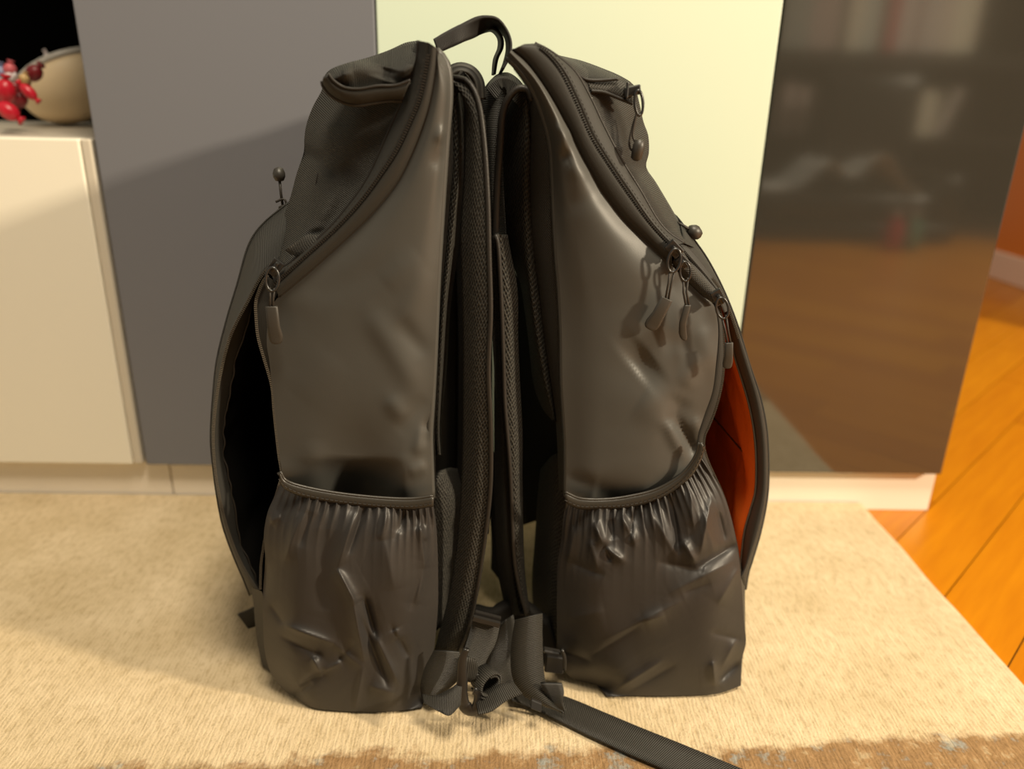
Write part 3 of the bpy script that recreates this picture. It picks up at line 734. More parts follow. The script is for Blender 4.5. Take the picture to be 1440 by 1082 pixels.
wl = [(500, 720, 475, 800, 10, .006), (512, 715, 490, 780, 5, -.005), (474, 800, 500, 850, 9, .008), (495, 840, 512, 930, 10, .008), (512, 840, 530, 900, 6, -.008), (525, 890, 560, 960, 8, .006), (508, 870, 545, 965, 7, -.006),
      (520, 965, 555, 975, 14, .004), (425, 720, 400, 790, 10, .004), (440, 720, 420, 770, 9, -.003), (590, 740, 598, 800, 10, .005), (598, 790, 585, 850, 9, .005), (575, 860, 600, 790, 10, -.003), (375, 790, 372, 840, 7, -.004),
      (380, 850, 400, 880, 8, -.003), (400, 880, 470, 905, 8, .006), (470, 905, 510, 940, 8, .003), (395, 895, 455, 925, 8, -.004), (420, 965, 455, 945, 8, -.006), (455, 945, 480, 930, 8, .006), (440, 925, 452, 950, 7, .006), (500, 905, 450, 955, 10, -.004),
      (540, 760, 555, 830, 18, .003), (600, 760, 590, 740, 5, .004), (510, 940, 500, 995, 5, .003), (460, 745, 455, 860, 22, -.003), (550, 880, 575, 925, 6, -.005), (555, 885, 562, 900, 7, .006), (405, 985, 440, 960, 5, -.004), (570, 720, 560, 750, 6, -.004), (545, 720, 535, 760, 6, .003), (380, 735, 395, 725, 8, .003)]
pocket(LB, PLq, PRq, topc, botc, LY - .002, wl, gather(0, 1, .0045, 62), M['nylon'])
bt = Q([(394, 663), (403, 676), (430, 685), (480, 694), (540, 700), (580, 701), (609, 697)], lambda t: LY - .003)
bb = Q([(393, 680), (403, 690), (430, 701), (480, 710), (540, 716), (580, 717), (610, 713)], lambda t: LY - .004)
bo = loft('elastic_band', [bt, bb], M['binding'], LB, 60, 8, bulge=.0022, th=.0025)
stitches(line3([(a[0], a[1] - 4.5, a[2] - .0024) for a in bb], 80), LB, .0034, .0011, .0003, M['edge'])
tube('band_piping', line3([(a[0], a[1] + .5, a[2] - .0008) for a in bt], 60), .0012, M['binding'], LB, 6)
# small grab webbing sticking out behind
a0, a1 = (Q([(366, 850), (350, 858), (334, 865)], .585), Q([(370, 878), (358, 882), (349, 885)], .585))
ribbon('compression_strap', a0, a1, M['web'], LB, 12, .002)

# pull with slider at the mouth, and ball toggle behind
slider(LB, 387, 376, LY + .004, .9, (382, 431, .03), tab=(18, 52), s=1.25)
def toggle(bag, base_, mid, tip, Y, r=8.5):
    ps = [P(*base_, Y), P(*mid, Y - .002), P(*tip, Y)]
    o = tube('toggle_cord', [Vector(p) for p in ps], .0011, M['cord'], bag, 6)
    rr = r * .56 / FPX; d = (ps[2] - ps[1]).normalized(); Rm = Vector((0, 0, 1)).rotation_difference(d).to_matrix()
    lathe('toggle_ball', [(.001, -rr * .5), (rr * .7, -rr * .35), (rr * 1.0, rr * .25), (rr * 1.02, rr * .8), (rr * .72, rr * 1.55), (.001, rr * 1.8)], ps[2], M['rubber'], o, 7, Rm)
toggle(LB, (398, 292), (395, 272), (393, 251), .575)
tube('toggle_loop', line3(Q([(388, 284), (399, 280), (402, 288), (393, 292), (398, 300)], .573), 20), .0009, M['cord'], LB, 6)

# back side: woven strip, padded mesh, shoulder straps
loft('back_strip', [Q([(622, 140), (626, 240), (620, 300), (614, 400), (608, 520), (600, 620), (602, 700)], LY + .016), Q([(636, 150), (637, 230), (632, 290), (626, 360), (618, 450), (616, 540), (612, 610), (614, 700)], LY + .026)], M['fabric2'], LB, 60, 5, [(628, 250, 622, 260, 8, .003), (620, 330, 625, 340, 8, -.003)], bulge=.003)
loft('back_pad', [Q([(630, 124), (630, 180), (632, 240), (626, 300), (622, 350), (616, 430), (612, 520), (610, 600), (612, 640)], .535),
                  Q([(642, 124), (645, 170), (645, 240), (640, 300), (634, 360), (626, 430), (620, 520), (616, 600), (618, 640)], .532),
                  Q([(650, 132), (655, 170), (655, 240), (650, 300), (644, 360), (634, 430), (628, 520), (621, 600), (622, 640)], .575)], M['mesh'], LB, 60, 12)
loft('hip_belt_wing', [Q([(606, 690), (612, 740), (610, 800), (604, 860), (600, 900)], .53), Q([(626, 660), (640, 700), (636, 760), (632, 820), (625, 880)], .545), Q([(650, 660), (662, 720), (660, 790), (650, 850), (640, 890)], .60)], M['mesh'], LB, 30, 12, th=.006)
def strap(bag, ea, eb, mat, n=90, th=.010, bow=.006, bindR=True, bindL=False, nm='shoulder_strap', par=None):
    m_ = [((a[0] + b[0]) / 2, (a[1] + b[1]) / 2, (a[2] + b[2]) / 2 - bow) for a, b in zip(cr(ea, 14), cr(eb, 14))]
    o = loft(nm, [ea, m_, eb], mat, bag, n, 14, th=th)
    if bindR: tube('strap_binding', line3([(a[0], a[1], a[2] - .001) for a in eb], 80), .0017, M['edge'], o, 8)
    if bindL: tube('strap_binding', line3([(a[0], a[1], a[2] - .001) for a in ea], 80), .0017, M['edge'], o, 8)
    return o
sa = Q([(636, 118), (648, 130), (653, 170), (652, 250), (647, 330), (649, 400), (651, 480), (651, 560), (650, 640), (646, 720), (639, 790), (628, 850), (616, 895), (610, 918)], lambda t: .535 - .02 * math.sin(PI * t))
sb = Q([(634, 109), (656, 113), (672, 140), (681, 200), (686, 280), (688, 360), (690, 440), (687, 520), (690, 600), (690, 680), (683, 750), (671, 830), (658, 885), (645, 918)], lambda t: .530 - .03 * math.sin(PI * t))
strap(LB, sa, sb, M['mesh'])
loft('gap_shade_sheet', [Q([(624, 330), (618, 440), (612, 540), (610, 612), (608, 700)], .60), Q([(644, 330), (646, 440), (644, 540), (644, 620), (646, 700)], .61)], M['binding'], LB, 30, 5, th=.003)  # added dark sheet, standing in for the shaded cupboard door behind the strap gap
# far shoulder strap of the same bag
sa2 = [(a[0] - 9 if a[1] > 200 else a[0], a[1] - 12 if a[1] < 200 else a[1], a[2] + .07) for a in sa[:-3]]; sb2 = [(min(a[0] + 2, 689), a[1] - 12 if a[1] < 200 else a[1], a[2] + .07) for a in sb[:-3]]
strap(LB, sa2, sb2, M['fabric'], bow=.01)
tube('top_padding', line3(Q([(634, 108), (640, 102), (650, 100), (662, 105), (670, 118), (672, 140)], .55), 24), .0055, M['fabric'], LB, 10)

# =================================================================== RIGHT BACKPACK
RY = .515
RB_ = thing('backpack', 'black hiking backpack on the right, its open side pouch showing an orange lining', 'backpack', (.13, .64, 0))
R_bandL = [(720, 70), (738, 84), (757, 108), (780, 143), (800, 180), (823, 227), (847, 267), (877, 307), (913, 342), (945, 374)]
R_bandM = [(737, 62), (760, 66), (787, 93), (810, 137), (833, 190), (860, 233), (887, 273), (913, 310), (930, 330), (945, 346)]
R_bandR = [(752, 61), (776, 74), (808, 100), (830, 137), (847, 173), (873, 223), (900, 267), (923, 307), (940, 327), (962, 342)]
R_panL = [(713, 79), (733, 100), (752, 130), (766, 168), (775, 205), (778, 250), (780, 300), (783, 360), (787, 407), (790, 473), (791, 540), (796, 623), (796, 697)]
R_open = [(945, 374), (967, 397), (988, 417), (1003, 428), (1009, 450), (1010, 475), (1007, 510), (1002, 550), (990, 585), (981, 615), (980, 645), (982, 665)]
R_sil = [(752, 61), (777, 75), (817, 85), (850, 97), (873, 107), (890, 119), (897, 140), (904, 172), (911, 192), (912, 217), (908, 238), (922, 260), (940, 290), (955, 315), (975, 340), (985, 352)]
R_front = [(752, 70, .54), (820, 96, .56), (880, 125, .575), (894, 180, .58), (896, 240, .58), (928, 295, .58), (955, 345, .575), (985, 400, .57), (1000, 440, .565), (1003, 500, .56), (995, 560, .555), (985, 620, .55), (1000, 690, .545), (1020, 750, .545), (1028, 820, .545), (1032, 880, .545), (1030, 940, .545), (1015, 955, .545)]
R_back = [(728, 84, .545), (750, 120, .545), (768, 170, .543), (782, 250, .54), (787, 330, .54), (793, 420, .54), (797, 520, .54), (800, 620, .54), (800, 700, .54), (797, 760, .54), (797, 830, .54), (800, 900, .54), (812, 945, .54)]
bodyring('body', [(a, b, c + .012) for a, b, c in R_back], [(a, b, c + .008) for a, b, c in R_front], .535, .77, M['core'], RB_)
Rl = Q(R_panL, lambda t: RY + .006) + [(798, 735, RY + .012)]
Rr = Q(R_bandL, lambda t: RY - .002 + .006 * t) + Q(R_open[1:], lambda t: RY + .008) + [(990, 700, RY + .02), (1000, 730, RY + .024)]
Rm1 = [(a[0] * .75 + b[0] * .25, a[1] * .75 + b[1] * .25, a[2] * .75 + b[2] * .25 - .008) for a, b in zip(cr(Rl, 14), cr(Rr, 14))]
Rm2 = [(a[0] * .35 + b[0] * .65, a[1] * .35 + b[1] * .65, a[2] * .35 + b[2] * .65 - .010) for a, b in zip(cr(Rl, 14), cr(Rr, 14))]
wr = [(800, 180, 783, 215, 9, .004), (780, 185, 790, 180, 7, .003), (790, 215, 800, 225, 8, -.003), (915, 500, 890, 520, 34, -.008), (930, 480, 970, 480, 16, -.003), (900, 560, 945, 590, 26, .004), (985, 460, 1000, 520, 14, .004), (960, 560, 940, 600, 18, -.006), (960, 545, 985, 500, 14, .004),
      (950, 590, 978, 640, 7, -.009), (935, 590, 962, 640, 9, .005), (975, 590, 985, 610, 7, .004), (830, 715, 900, 730, 30, -.022), (800, 670, 850, 690, 10, -.003), (800, 230, 830, 250, 14, .002), (800, 290, 850, 270, 14, -.0015), (920, 360, 1000, 430, 14, .002), (860, 400, 880, 600, 40, .002)]
loft('side_panel', [Rl, Rm1, Rm2, Rr], M['pu'], RB_, 130, 60, wr)
tube('edge_piping', line3([(a[0] + 1, a[1], RY + .009) for a in R_panL], 60), .0028, M['pu'], RB_, 8)
loft('zipper_tape', [Q(R_bandL, lambda t: RY - .003 + .006 * t), Q(R_bandM, lambda t: RY - .004 + .006 * t)], M['tape'], RB_, 80, 8, bulge=.003)
loft('zipper_tape', [Q(R_bandM, lambda t: RY - .004 + .006 * t), Q(R_bandR, lambda t: RY + .004 + .006 * t)], M['tape'], RB_, 80, 8, bulge=.0025)
teeth('zipper_teeth', line3(Q(R_bandM, lambda t: RY - .006 + .006 * t), 120)[8:], RB_, .0016, .0009, mat=M['edge'])
stitches(line3(Q([(a[0] + 5, a[1] - 1) for a in R_bandM], lambda t: RY - .0065 + .006 * t), 90)[6:], RB_, .003, .0008, .0002, mat=M['edge'])
tube('piping', line3(Q(R_bandL, lambda t: RY - .002 + .006 * t), 90), .0011, M['edge'], RB_, 6)
tube('piping', line3(Q(R_bandR, lambda t: RY + .004 + .006 * t), 90), .0011, M['edge'], RB_, 6)
Fa = Q(R_bandR, lambda t: RY + .005 + .006 * t); Fb = Q(R_sil, .567)
Fm = [(a[0] * .5 + b[0] * .5, a[1] * .5 + b[1] * .5, a[2] * .5 + b[2] * .5 - .012) for a, b in zip(cr(Fa, 12), cr(Fb, 12))]
wf_ = [(830, 128, 880, 143, 4, -.003), (888, 165, 885, 225, 7, -.007), (885, 225, 905, 240, 6, -.006), (900, 180, 903, 220, 8, .003), (850, 180, 880, 190, 18, .003), (900, 250, 935, 300, 12, .004), (860, 205, 905, 270, 5, -.002), (930, 325, 945, 320, 5, -.002), (872, 200, 880, 215, 8, .003)]
loft('front_panel', [Fa, Fm, Fb], M['fabric'], RB_, 90, 34, wf_)
fs = [P(x, y, Y) for x, y, Y in cr(Fb, 60)]
gridmesh('front_face', [[p + Vector((sx_, dy, -.45 * dy * math.exp(-i / 5) * (dy / .2))) for sx_, dy in ((0, 0), (.004, .02), (.006, .05), (.006, .10), (.006, .15), (0, .19), (-.02, .215))] for i, p in enumerate(fs)], M['fabric'], RB_)
# lid of the top pocket with its slider
fu = Q([(777, 77), (815, 87), (850, 99), (872, 109)], .548); fd = Q([(811, 104), (825, 112), (845, 113), (869, 111)], .526)
loft('pocket_lid', [fu, fd], M['fabric'], RB_, 30, 8, [(835, 98, 850, 104, 9, .003)], bulge=.004, th=.0015)
tube('flap_piping', line3([(a[0], a[1], a[2] - .002) for a in fd], 30), .0011, M['edge'], RB_, 6)
gu = Q([(826, 112), (845, 115), (868, 113), (886, 121)], .527); gd = Q([(831, 128), (850, 130), (870, 138), (890, 146)], .524)
loft('zipper_tape', [gu, gd], M['fabric2'], RB_, 24, 6, bulge=.002)
tube('flap_piping', line3([(a[0], a[1], a[2] - .001) for a in gd], 30), .0012, M['edge'], RB_, 6)
o = joined('zipper_slider', [boxdata(P(889, 128, .522), Vector((.0050, 0, .0012)), Vector((-.0004, 0, .0030)), Vector((0, .003, 0))), boxdata(P(882, 127, .520), Vector((.0008, 0, 0)), Vector((0, 0, .0050)), Vector((0, .002, 0)))], M['metal'], RB_, False)
md = o.modifiers.new('b', 'BEVEL'); md.width = .0008; md.segments = 2
cc = P(898, 145, .519)
tube('pull_loop', [cc + Vector((.0026 * math.cos(a) - .001 * math.sin(a), -.001, .0075 * math.sin(a))) for a in [2 * PI * i / 20 for i in range(20)]], .0010, M['metal'], o, 6, True)
tube('cord', line3(Q([(896, 157), (891, 180), (890, 192), (894, 201)], .518), 12), .0008, M['cord'], o, 6)
tube('cord', line3(Q([(896, 158), (889, 180), (885, 205), (893, 216)], .521), 12), .0007, M['cord'], o, 6)
lathe('pull_tab', [(.0015, -.0065), (.0036, -.005), (.0040, .003), (.0030, .0065), (.001, .007)], P(897, 212, .517), M['rubber'], o, 6, Matrix.Rotation(.15, 3, 'Y'))

# pouch upper fabric strip with second zipper, running to the mouth
up_a = [(945, 372), (967, 396), (988, 416), (1003, 427)]; up_b = [(955, 345), (975, 375), (998, 400), (1018, 425)]
loft('gusset', [Q(up_a, RY + .006), Q(up_b, RY + .004)], M['fabric2'], RB_, 20, 8, bulge=.003)
oe = [(962, 342), (983, 366), (1003, 392), (1017, 413), (1030, 445), (1040, 475), (1053, 515), (1066, 557), (1074, 600), (1077, 640), (1076, 690), (1068, 735), (1055, 780), (1048, 800), (1042, 812)]
osl = [(957, 313), (977, 340), (993, 363), (1008, 390), (1022, 420), (1038, 462), (1053, 512), (1068, 557), (1077, 600), (1080, 645), (1079, 695), (1070, 745), (1057, 790), (1052, 806), (1048, 830)]
oeq = Q(oe, lambda t: .530 + .005 * math.sin(PI * t)); osq = Q(osl, .572)
loft('pouch_front', [[(945, 345, .528), (968, 372, .524), (990, 398, .522), (1008, 418, .522), (1018, 440, .524)], [(962, 342, .530), (983, 366, .530), (1003, 392, .530), (1017, 413, .530), (1026, 436, .530)]], M['tape'], RB_, 20, 5, bulge=.002)
loft('pouch_front', [oeq, [(a[0] * .45 + b[0] * .55 + 1, a[1] * .45 + b[1] * .55, .545) for a, b in zip(cr(oeq, 12), cr(osq, 12))], osq], M['fabric'], RB_, 70, 8, th=.0012)
sp = [P(x, y, Y) for x, y, Y in cr(osq, 60)]
gridmesh('pouch_wall', [[p + Vector((sx_, dy, 0)) for sx_, dy in ((0, 0), (.003, .03), (.004, .07), (.003, .11), (-.004, .15), (-.03, .178))] for p in sp], M['fabric'], RB_, .0012)
ie = [(1015, 425), (1022, 455), (1028, 480), (1033, 503), (1043, 535), (1053, 570), (1060, 607), (1063, 647), (1062, 690), (1055, 717), (1047, 745), (1043, 773), (1041, 800), (1042, 812)]
ieq = Q(ie, .540); oe2 = Q(oe[3:], lambda t: .5295 + .005 * math.sin(PI * t))
loft('zipper_tape', [ieq, oe2], M['tape'], RB_, 70, 8, bulge=.002)
tube('lining_edge', line3([(a[0], a[1], a[2] - .0015) for a in ieq], 60), .0008, M['thread'], RB_, 5)
teeth('zipper_teeth', line3([(a[0] - 1, a[1], a[2] - .0015) for a in Q(oe[2:6], .529)], 40), RB_, .0014, .0010)
teeth('zipper_teeth', line3(Q([(950, 340), (973, 366), (995, 392), (1012, 415)], .5245), 40), RB_, .0014, .0008, mat=M['edge'])
ip = [P(x, y, Y) for x, y, Y in cr(ieq, 50)]
gridmesh('orange_lining', [[p + Vector((-ofs + .009 * noise.noise(Vector((dy * 34 + i * .10, i * .07, 5))) * min(1, dy * 30), dy, 0)) for ofs, dy in [(.0, .0)] + [(.002 + .12 * max(0, q / 24 - .35) ** 2, .15 * q / 24) for q in range(1, 25)]] for i, p in enumerate(ip)], M['orange'], RB_)
tube('lining_seam', [p + Vector((-.002 - .03 * f, .01 + .10 * f, 0)) for f, p in [(i / 12, P(1063 - 2 * i * 0, 655 - i * 4.0, .54)) for i in range(13)]], .0007, M['edge'], RB_, 5)
inn = [(1012, 432), (1016, 455), (1018, 485), (1018, 510), (1015, 540), (1008, 570), (998, 597), (991, 613), (990, 630), (996, 650), (1004, 668), (1018, 700), (1028, 735), (1036, 770), (1041, 805)]
inq = Q(inn, RY + .012)
loft('zipper_tape', [Q([(1003, 428), (1009, 450), (1010, 475), (1007, 510), (1002, 550), (990, 585), (981, 615), (984, 640), (1000, 668)], RY + .009), Q(inn[:11], RY + .011)], M['tape'], RB_, 50, 5, bulge=.001)
teeth('zipper_teeth', line3([(a[0], a[1], a[2] - .0015) for a in inq], 100), RB_, .0015, .0010)
inl = [P(x, y, Y) for x, y, Y in cr(inq, 50)]
gridmesh('inner_wall', [[p + Vector((ofs, dy, 0)) for ofs, dy in ((0, 0.001), (-.001, .02), (-.001, .05), (.0, .1), (0, .15))] for p in inl], M['orange'], RB_)
# lower side fabric
loft('lower_side', [Q([(1040, 806), (1043, 840), (1045, 870), (1042, 912), (1042, 960)], RY + .012), Q([(1052, 803), (1048, 827), (1048, 873), (1048, 900), (1043, 930)], .560)], M['fabric2'], RB_, 20, 5)
ls = line3(Q([(1050, 806), (1047, 835), (1046, 873), (1046, 900), (1042, 935), (1040, 962)], .556), 30)
gridmesh('lower_front', [[p + Vector((0, dy, 0)) for dy in (0, .06, .12, .16)] for p in ls], M['fabric'], RB_)
# elastic pocket
PLt = [(796, 706), (792, 730), (789, 760), (784, 795), (783, 840), (783, 880), (785, 915), (797, 948), (830, 964), (855, 980)]
PRt = [(984, 640), (1002, 668), (1017, 695), (1030, 735), (1039, 785), (1043, 825), (1046, 870), (1049, 903), (1043, 930), (1042, 965)]
PLq = [(x, y, RY + .010) for i, (x, y) in enumerate(PLt)]; PLq[-2] = (830, 966, .525); PLq[-1] = (855, 980, floorY(855, 980, .002))
PRq = [(x, y, RY + .008 - .006 * math.sin(PI * i / 9)) for i, (x, y) in enumerate(PRt)]; PRq[-1] = (1042, 965, floorY(1042, 965, .004))
topc = [(796, 704), (817, 713), (850, 713), (883, 711), (920, 701), (950, 684), (972, 662), (984, 640)]
botc = [(855, 980), (880, 980), (907, 980), (940, 980), (975, 979), (1007, 977), (1025, 972), (1042, 965)]
wl = [(835, 735, 850, 770, 7, .008), (850, 770, 878, 790, 7, .006), (830, 760, 840, 800, 7, .004), (845, 760, 860, 790, 5, -.005), (875, 725, 893, 765, 7, .006), (893, 720, 885, 760, 5, -.005), (915, 720, 950, 780, 9, .004), (945, 700, 955, 780, 8, -.006), (960, 760, 980, 795, 10, .007), (1000, 700, 985, 780, 9, .006), (990, 720, 1005, 780, 9, .003),
      (980, 800, 1035, 765, 8, -.007), (940, 835, 1030, 790, 14, .004), (800, 790, 850, 810, 10, -.003), (810, 740, 800, 790, 9, .004), (850, 900, 960, 845, 16, .005), (830, 925, 900, 880, 10, -.003), (960, 835, 1000, 820, 12, -.003), (800, 870, 850, 860, 18, .003), (1010, 850, 1038, 800, 14, .005), (1010, 960, 1040, 930, 7, -.007), (1002, 930, 1006, 965, 7, .006), (1035, 900, 1015, 940, 8, .004),
      (855, 978, 930, 930, 6, .004), (880, 975, 950, 935, 8, -.003), (925, 790, 990, 805, 16, -.004), (905, 875, 935, 865, 9, .004), (790, 915, 830, 930, 7, -.004), (1042, 900, 1000, 890, 6, -.003), (860, 730, 862, 760, 6, -.004), (1010, 720, 1020, 760, 6, -.004), (970, 690, 975, 740, 6, .004)]
pocket(RB_, PLq, PRq, topc, botc, RY - .003, wl, gather(0, 1, .0055, 70, 1), M['nylon'])
bt = Q([(795, 692), (817, 701), (850, 702), (883, 698), (920, 689), (950, 673), (968, 656), (979, 638), (983, 622)], RY - .003)
bb = Q([(796, 709), (817, 717), (850, 717), (883, 715), (920, 706), (950, 690), (973, 670), (986, 648), (992, 628)], RY - .004)
loft('elastic_band', [bt, bb], M['binding'], RB_, 60, 8, bulge=.0022, th=.0025)
stitches(line3([(a[0] - (1 if i > 5 else 0), a[1] - 4.5, a[2] - .0024) for i, a in enumerate(bb)], 80), RB_, .0034, .0011, .0003, M['edge'])
tube('band_piping', line3([(a[0], a[1] + .5, a[2] - .0008) for a in bt], 60), .0012, M['binding'], RB_, 6)
# pulls
slider(RB_, 948, 350, RY - .004, -.75, (938, 420, .42 * -1), tab=(19, 48), s=1.25)
slider(RB_, 960, 368, RY - .002, -.75, (967, 429, .02), tab=(10, 50), s=1.05, bend=.0012)
slider(RB_, 1010, 418, RY - .002, -1.0, (1025, 482, .08), tab=(13, 38), s=1.2)
toggle(RB_, (952, 313), (962, 318), (972, 324), .565, 10)

# back side of the right bag
loft('back_strip', [Q([(745, 140), (746, 200), (745, 260), (748, 330), (757, 400), (765, 470), (775, 540), (782, 600), (786, 690)], .545), Q([(757, 138), (769, 180), (777, 240), (782, 320), (787, 400), (791, 473), (793, 540), (797, 623), (800, 690)], RY + .012)], M['fabric2'], RB_, 60, 10, bulge=.004)
loft('back_pad', [Q([(712, 138), (704, 170), (702, 233), (704, 300), (714, 360), (730, 393), (737, 433), (743, 480), (750, 540), (763, 575), (777, 592)], .575), Q([(736, 132), (738, 180), (736, 250), (738, 330), (744, 400), (752, 460), (760, 510), (768, 550), (779, 590)], .542), Q([(748, 140), (750, 190), (750, 260), (753, 330), (760, 400), (769, 470), (777, 530), (783, 570), (785, 600)], .548)], M['mesh'], RB_, 60, 14)
tube('pad_binding', line3(Q([(697, 340), (699, 270), (703, 210), (706, 165), (714, 140), (728, 125), (742, 127), (748, 142)], .538), 50), .0024, M['edge'], RB_, 8)
# upper strap outer cloth, rising over the shoulder
s_a = Q([(690, 112), (679, 128), (676, 160), (679, 220), (685, 290), (690, 350), (694, 430), (695, 520), (695, 620), (694, 700), (698, 790), (712, 866)], .560)
s_b = Q([(722, 112), (712, 130), (707, 160), (702, 210), (698, 270), (699, 350), (704, 420), (708, 500), (711, 570), (718, 650), (724, 760), (738, 866)], .545)
strap(RB_, s_a, s_b, M['fabric'], bow=.008, bindR=False, nm='shoulder_strap')
loft('top_padding', [Q([(690, 112), (700, 104), (715, 102), (730, 112), (742, 128)], .565), Q([(684, 125), (700, 112), (716, 112), (732, 122), (745, 136)], .540)], M['fabric'], RB_, 24, 8, bulge=.004, th=.01)
m_a = Q([(697, 330), (701, 353), (705, 423), (708, 507), (710, 567), (716, 640), (719, 690), (723, 780), (731, 830), (741, 866)], .530)
m_b = Q([(714, 330), (718, 353), (728, 407), (729, 473), (731, 527), (735, 607), (735, 680), (737, 780), (741, 830), (746, 862)], .540)
strap(RB_, m_a, m_b, M['mesh'], bow=.004, bindR=False, bindL=True, th=.008)
loft('hip_belt_wing', [Q([(760, 660), (756, 700), (752, 760), (748, 820), (752, 880)], .60), Q([(778, 640), (776, 700), (772, 760), (770, 830), (774, 900)], .555), Q([(796, 640), (797, 700), (792, 760), (788, 830), (788, 920)], .54)], M['mesh'], RB_, 30, 12, th=.006)
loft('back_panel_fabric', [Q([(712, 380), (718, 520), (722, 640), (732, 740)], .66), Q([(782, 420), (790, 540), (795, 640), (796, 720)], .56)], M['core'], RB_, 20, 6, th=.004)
# folded carrying handle: one loop of webbing leaning over to the left bag
ha = [(706, 96, .545), (714, 80, .545), (717, 62, .545), (712, 45, .545), (700, 29, .545), (686, 25, .545), (668, 26, .545), (645, 35, .545), (624, 46, .545), (609, 55, .545)]
hb = [(699, 108, .575), (707, 88, .575), (711, 68, .575), (708, 52, .575), (697, 42, .57), (684, 44, .56), (668, 53, .55), (650, 60, .545), (632, 68, .545), (616, 75, .545)]
ribbon('carrying_handle', ha, hb, M['webfine'], RB_, 60, .0016, 5)
hc = [(632, 57, .551), (645, 51, .552), (665, 46, .556), (685, 42, .56), (695, 42, .562), (704, 52, .562), (705, 66, .562), (698, 82, .562), (694, 104, .562)]
hd = [(634, 66, .551), (648, 60, .552), (668, 52, .560), (684, 46, .575), (692, 46, .580), (699, 55, .582), (699, 68, .582), (693, 84, .582), (691, 106, .582)]
ribbon('handle_underside', hc, hd, M['webfine'], RB_, 60, .0016, 5)

# ------------------------------------------------------------------ straps and buckles between the bags
W = M['web']
joined_ = joined('tri_glide', [boxdata(P(684, 874, .500), Vector((.0105, 0, -.0032)), Vector((.0006, 0, .0018)), Vector((0, .0016, 0))), boxdata(P(686, 866, .504), Vector((.0100, 0, -.0030)), Vector((.0004, 0, .0012)), Vector((0, .0016, 0)))], M['plastic'], LB, False)
ribbon('webbing', Q([(666, 868), (659, 895), (652, 918), (650, 940)], .502), Q([(703, 880), (697, 905), (684, 930), (675, 955)], .502), W, LB, 24)
ribbon('webbing', Q([(702, 884), (690, 912), (676, 940), (672, 960)], .508), Q([(712, 872), (716, 910), (722, 945), (735, 975)], .508), W, LB, 24)
ribbon('webbing', Q([(610, 915), (597, 940), (591, 965), (593, 984)], .497), Q([(646, 918), (650, 940), (640, 962), (612, 983)], .490), W, LB, 24, bow=.004)
ribbon('webbing', [(593, 976, .478), (612, 978, .474), (634, 968, .474), (650, 955, .478)], [(596, 988, .468), (616, 1000, .461), (632, 1006, .456), (648, 992, .463)], W, LB, 24)
# coil of webbing
cc = P(683, 958, .485); rad = .0085; axd = Vector((.5, -.75, .1)).normalized(); e1_ = axd.orthogonal().normalized(); e2_ = axd.cross(e1_)
G = []
for i in range(44):
    a = i / 43 * 3.3 * PI; rr = rad * (1 - .10 * a / PI)
    c = cc + e1_ * math.cos(a) * rr * 1.25 + e2_ * math.sin(a) * rr
    G.append([c - axd * .008, c, c + axd * .008])
gridmesh('webbing_coil', G, W, LB, .0012, swap=True)
ribbon('webbing', Q([(652, 925), (664, 926), (672, 936), (670, 950)], .486), Q([(652, 958), (662, 960), (672, 956), (674, 950)], .482), W, LB, 16)
# hook-shaped plastic buckle
hk = [(656, 913), (650, 930), (650, 955), (650, 978), (656, 996), (666, 1000), (672, 990), (672, 975), (666, 972)]
tube('hook_buckle', line3([(x, y, .476 - .000 * i) for i, (x, y) in enumerate(hk)], 50), lambda f: .0024 + .0022 * math.sin(PI * min(1, f * 1.1)) + .0012 * (f > .6), M['plastic'], LB, 10, flat=.55, nrm=Vector((0, 1, 0)))
ribbon('webbing', [(668, 984, .478), (685, 972, .48), (705, 962, .48), (722, 960, .48)], [(672, 1004, .460), (690, 1000, .463), (712, 986, .47), (735, 976, .475)], W, LB, 20)
ribbon('shoulder_strap', Q([(684, 640), (687, 700), (691, 760), (690, 800)], .63), Q([(706, 640), (706, 700), (708, 760), (714, 832)], .62), M['fabric'], LB, 20, .008)
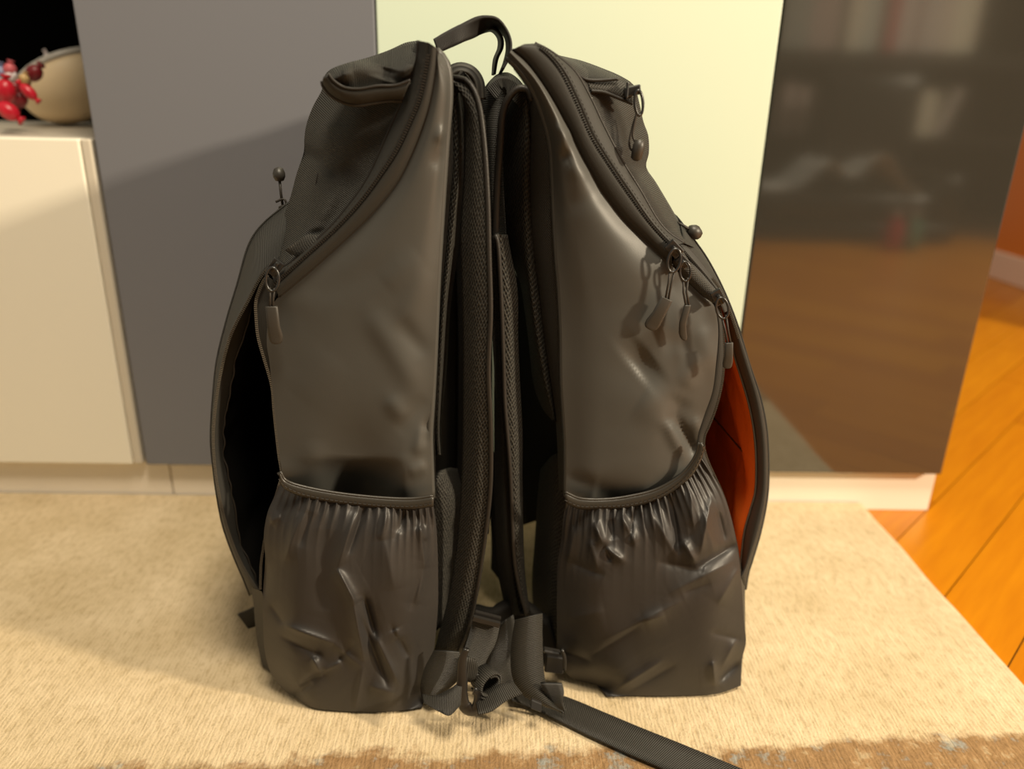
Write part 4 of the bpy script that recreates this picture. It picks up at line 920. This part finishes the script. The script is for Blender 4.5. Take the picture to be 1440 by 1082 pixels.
# wide webbing of the right bag
ribbon('webbing', Q([(724, 872), (719, 905), (718, 935), (722, 958), (735, 978), (760, 992), (790, 1002)], lambda t: .505 - .03 * t), Q([(763, 863), (763, 895), (764, 930), (767, 960), (773, 980), (782, 993), (794, 1003)], lambda t: .505 - .03 * t), W, RB_, 40, bow=.004)
ribbon('webbing', Q([(760, 962), (768, 978), (778, 992), (792, 1001)], .482), Q([(790, 963), (793, 975), (791, 988), (794, 1001)], .480), W, RB_, 16, .002)
ribbon('webbing', Q([(700, 880), (702, 910), (712, 940), (722, 960)], .52), Q([(722, 866), (728, 900), (730, 940), (738, 962)], .52), W, RB_, 20)
def onrug(pts, z): return [(x, y, floorY(x, y, z if not callable(z) else z(i / (len(pts) - 1)))) for i, (x, y) in enumerate(pts)]
zz = lambda t: .004 + .012 * max(0, 1 - t * 5) ** 2
ribbon('hip_belt_webbing', onrug([(712, 958), (745, 968), (793, 979), (850, 1002), (900, 1023), (960, 1047), (1040, 1080), (1110, 1108)], zz), onrug([(722, 985), (740, 992), (765, 1003), (820, 1030), (880, 1058), (940, 1084), (1000, 1112), (1050, 1136)], zz), W, RB_, 60, .0018)
box_c = P(754, 992, .474)
o = joined('belt_clip', [boxdata(box_c, Vector((.0042, -.0006, -.0015)), Vector((.0004, .002, .0026)), Vector((0, .0016, 0)))], M['plastic'], RB_, False)
o.modifiers.new('b', 'BEVEL').width = .0006
o = joined('side_release_buckle', [boxdata(P(776, 916, .512), Vector((.0072, 0, -.0016)), Vector((.0003, 0, .0014)), Vector((0, .0030, 0))), boxdata(P(780, 932, .520), Vector((.0080, 0, -.0012)), Vector((.0006, 0, .0085)), Vector((0, .0040, 0)))], M['plastic'], RB_, False)
o.modifiers.new('b', 'BEVEL').width = .001
tube('buckle_rim', line3(Q([(790, 914), (794, 926), (794, 942)], .508), 10), .0016, M['plastic'], RB_, 8)
# dark bundle of folded belt behind the webbing
loft('folded_hip_belt', [Q([(660, 855), (650, 900), (655, 940)], .56), Q([(690, 862), (690, 910), (700, 955)], .545), Q([(730, 850), (740, 900), (745, 960)], .55), Q([(770, 880), (785, 915), (780, 950)], .545)], M['core'], RB_, 16, 20, [(700, 870, 690, 950, 12, .006), (745, 870, 750, 950, 12, .006)], th=.01)
print('done')
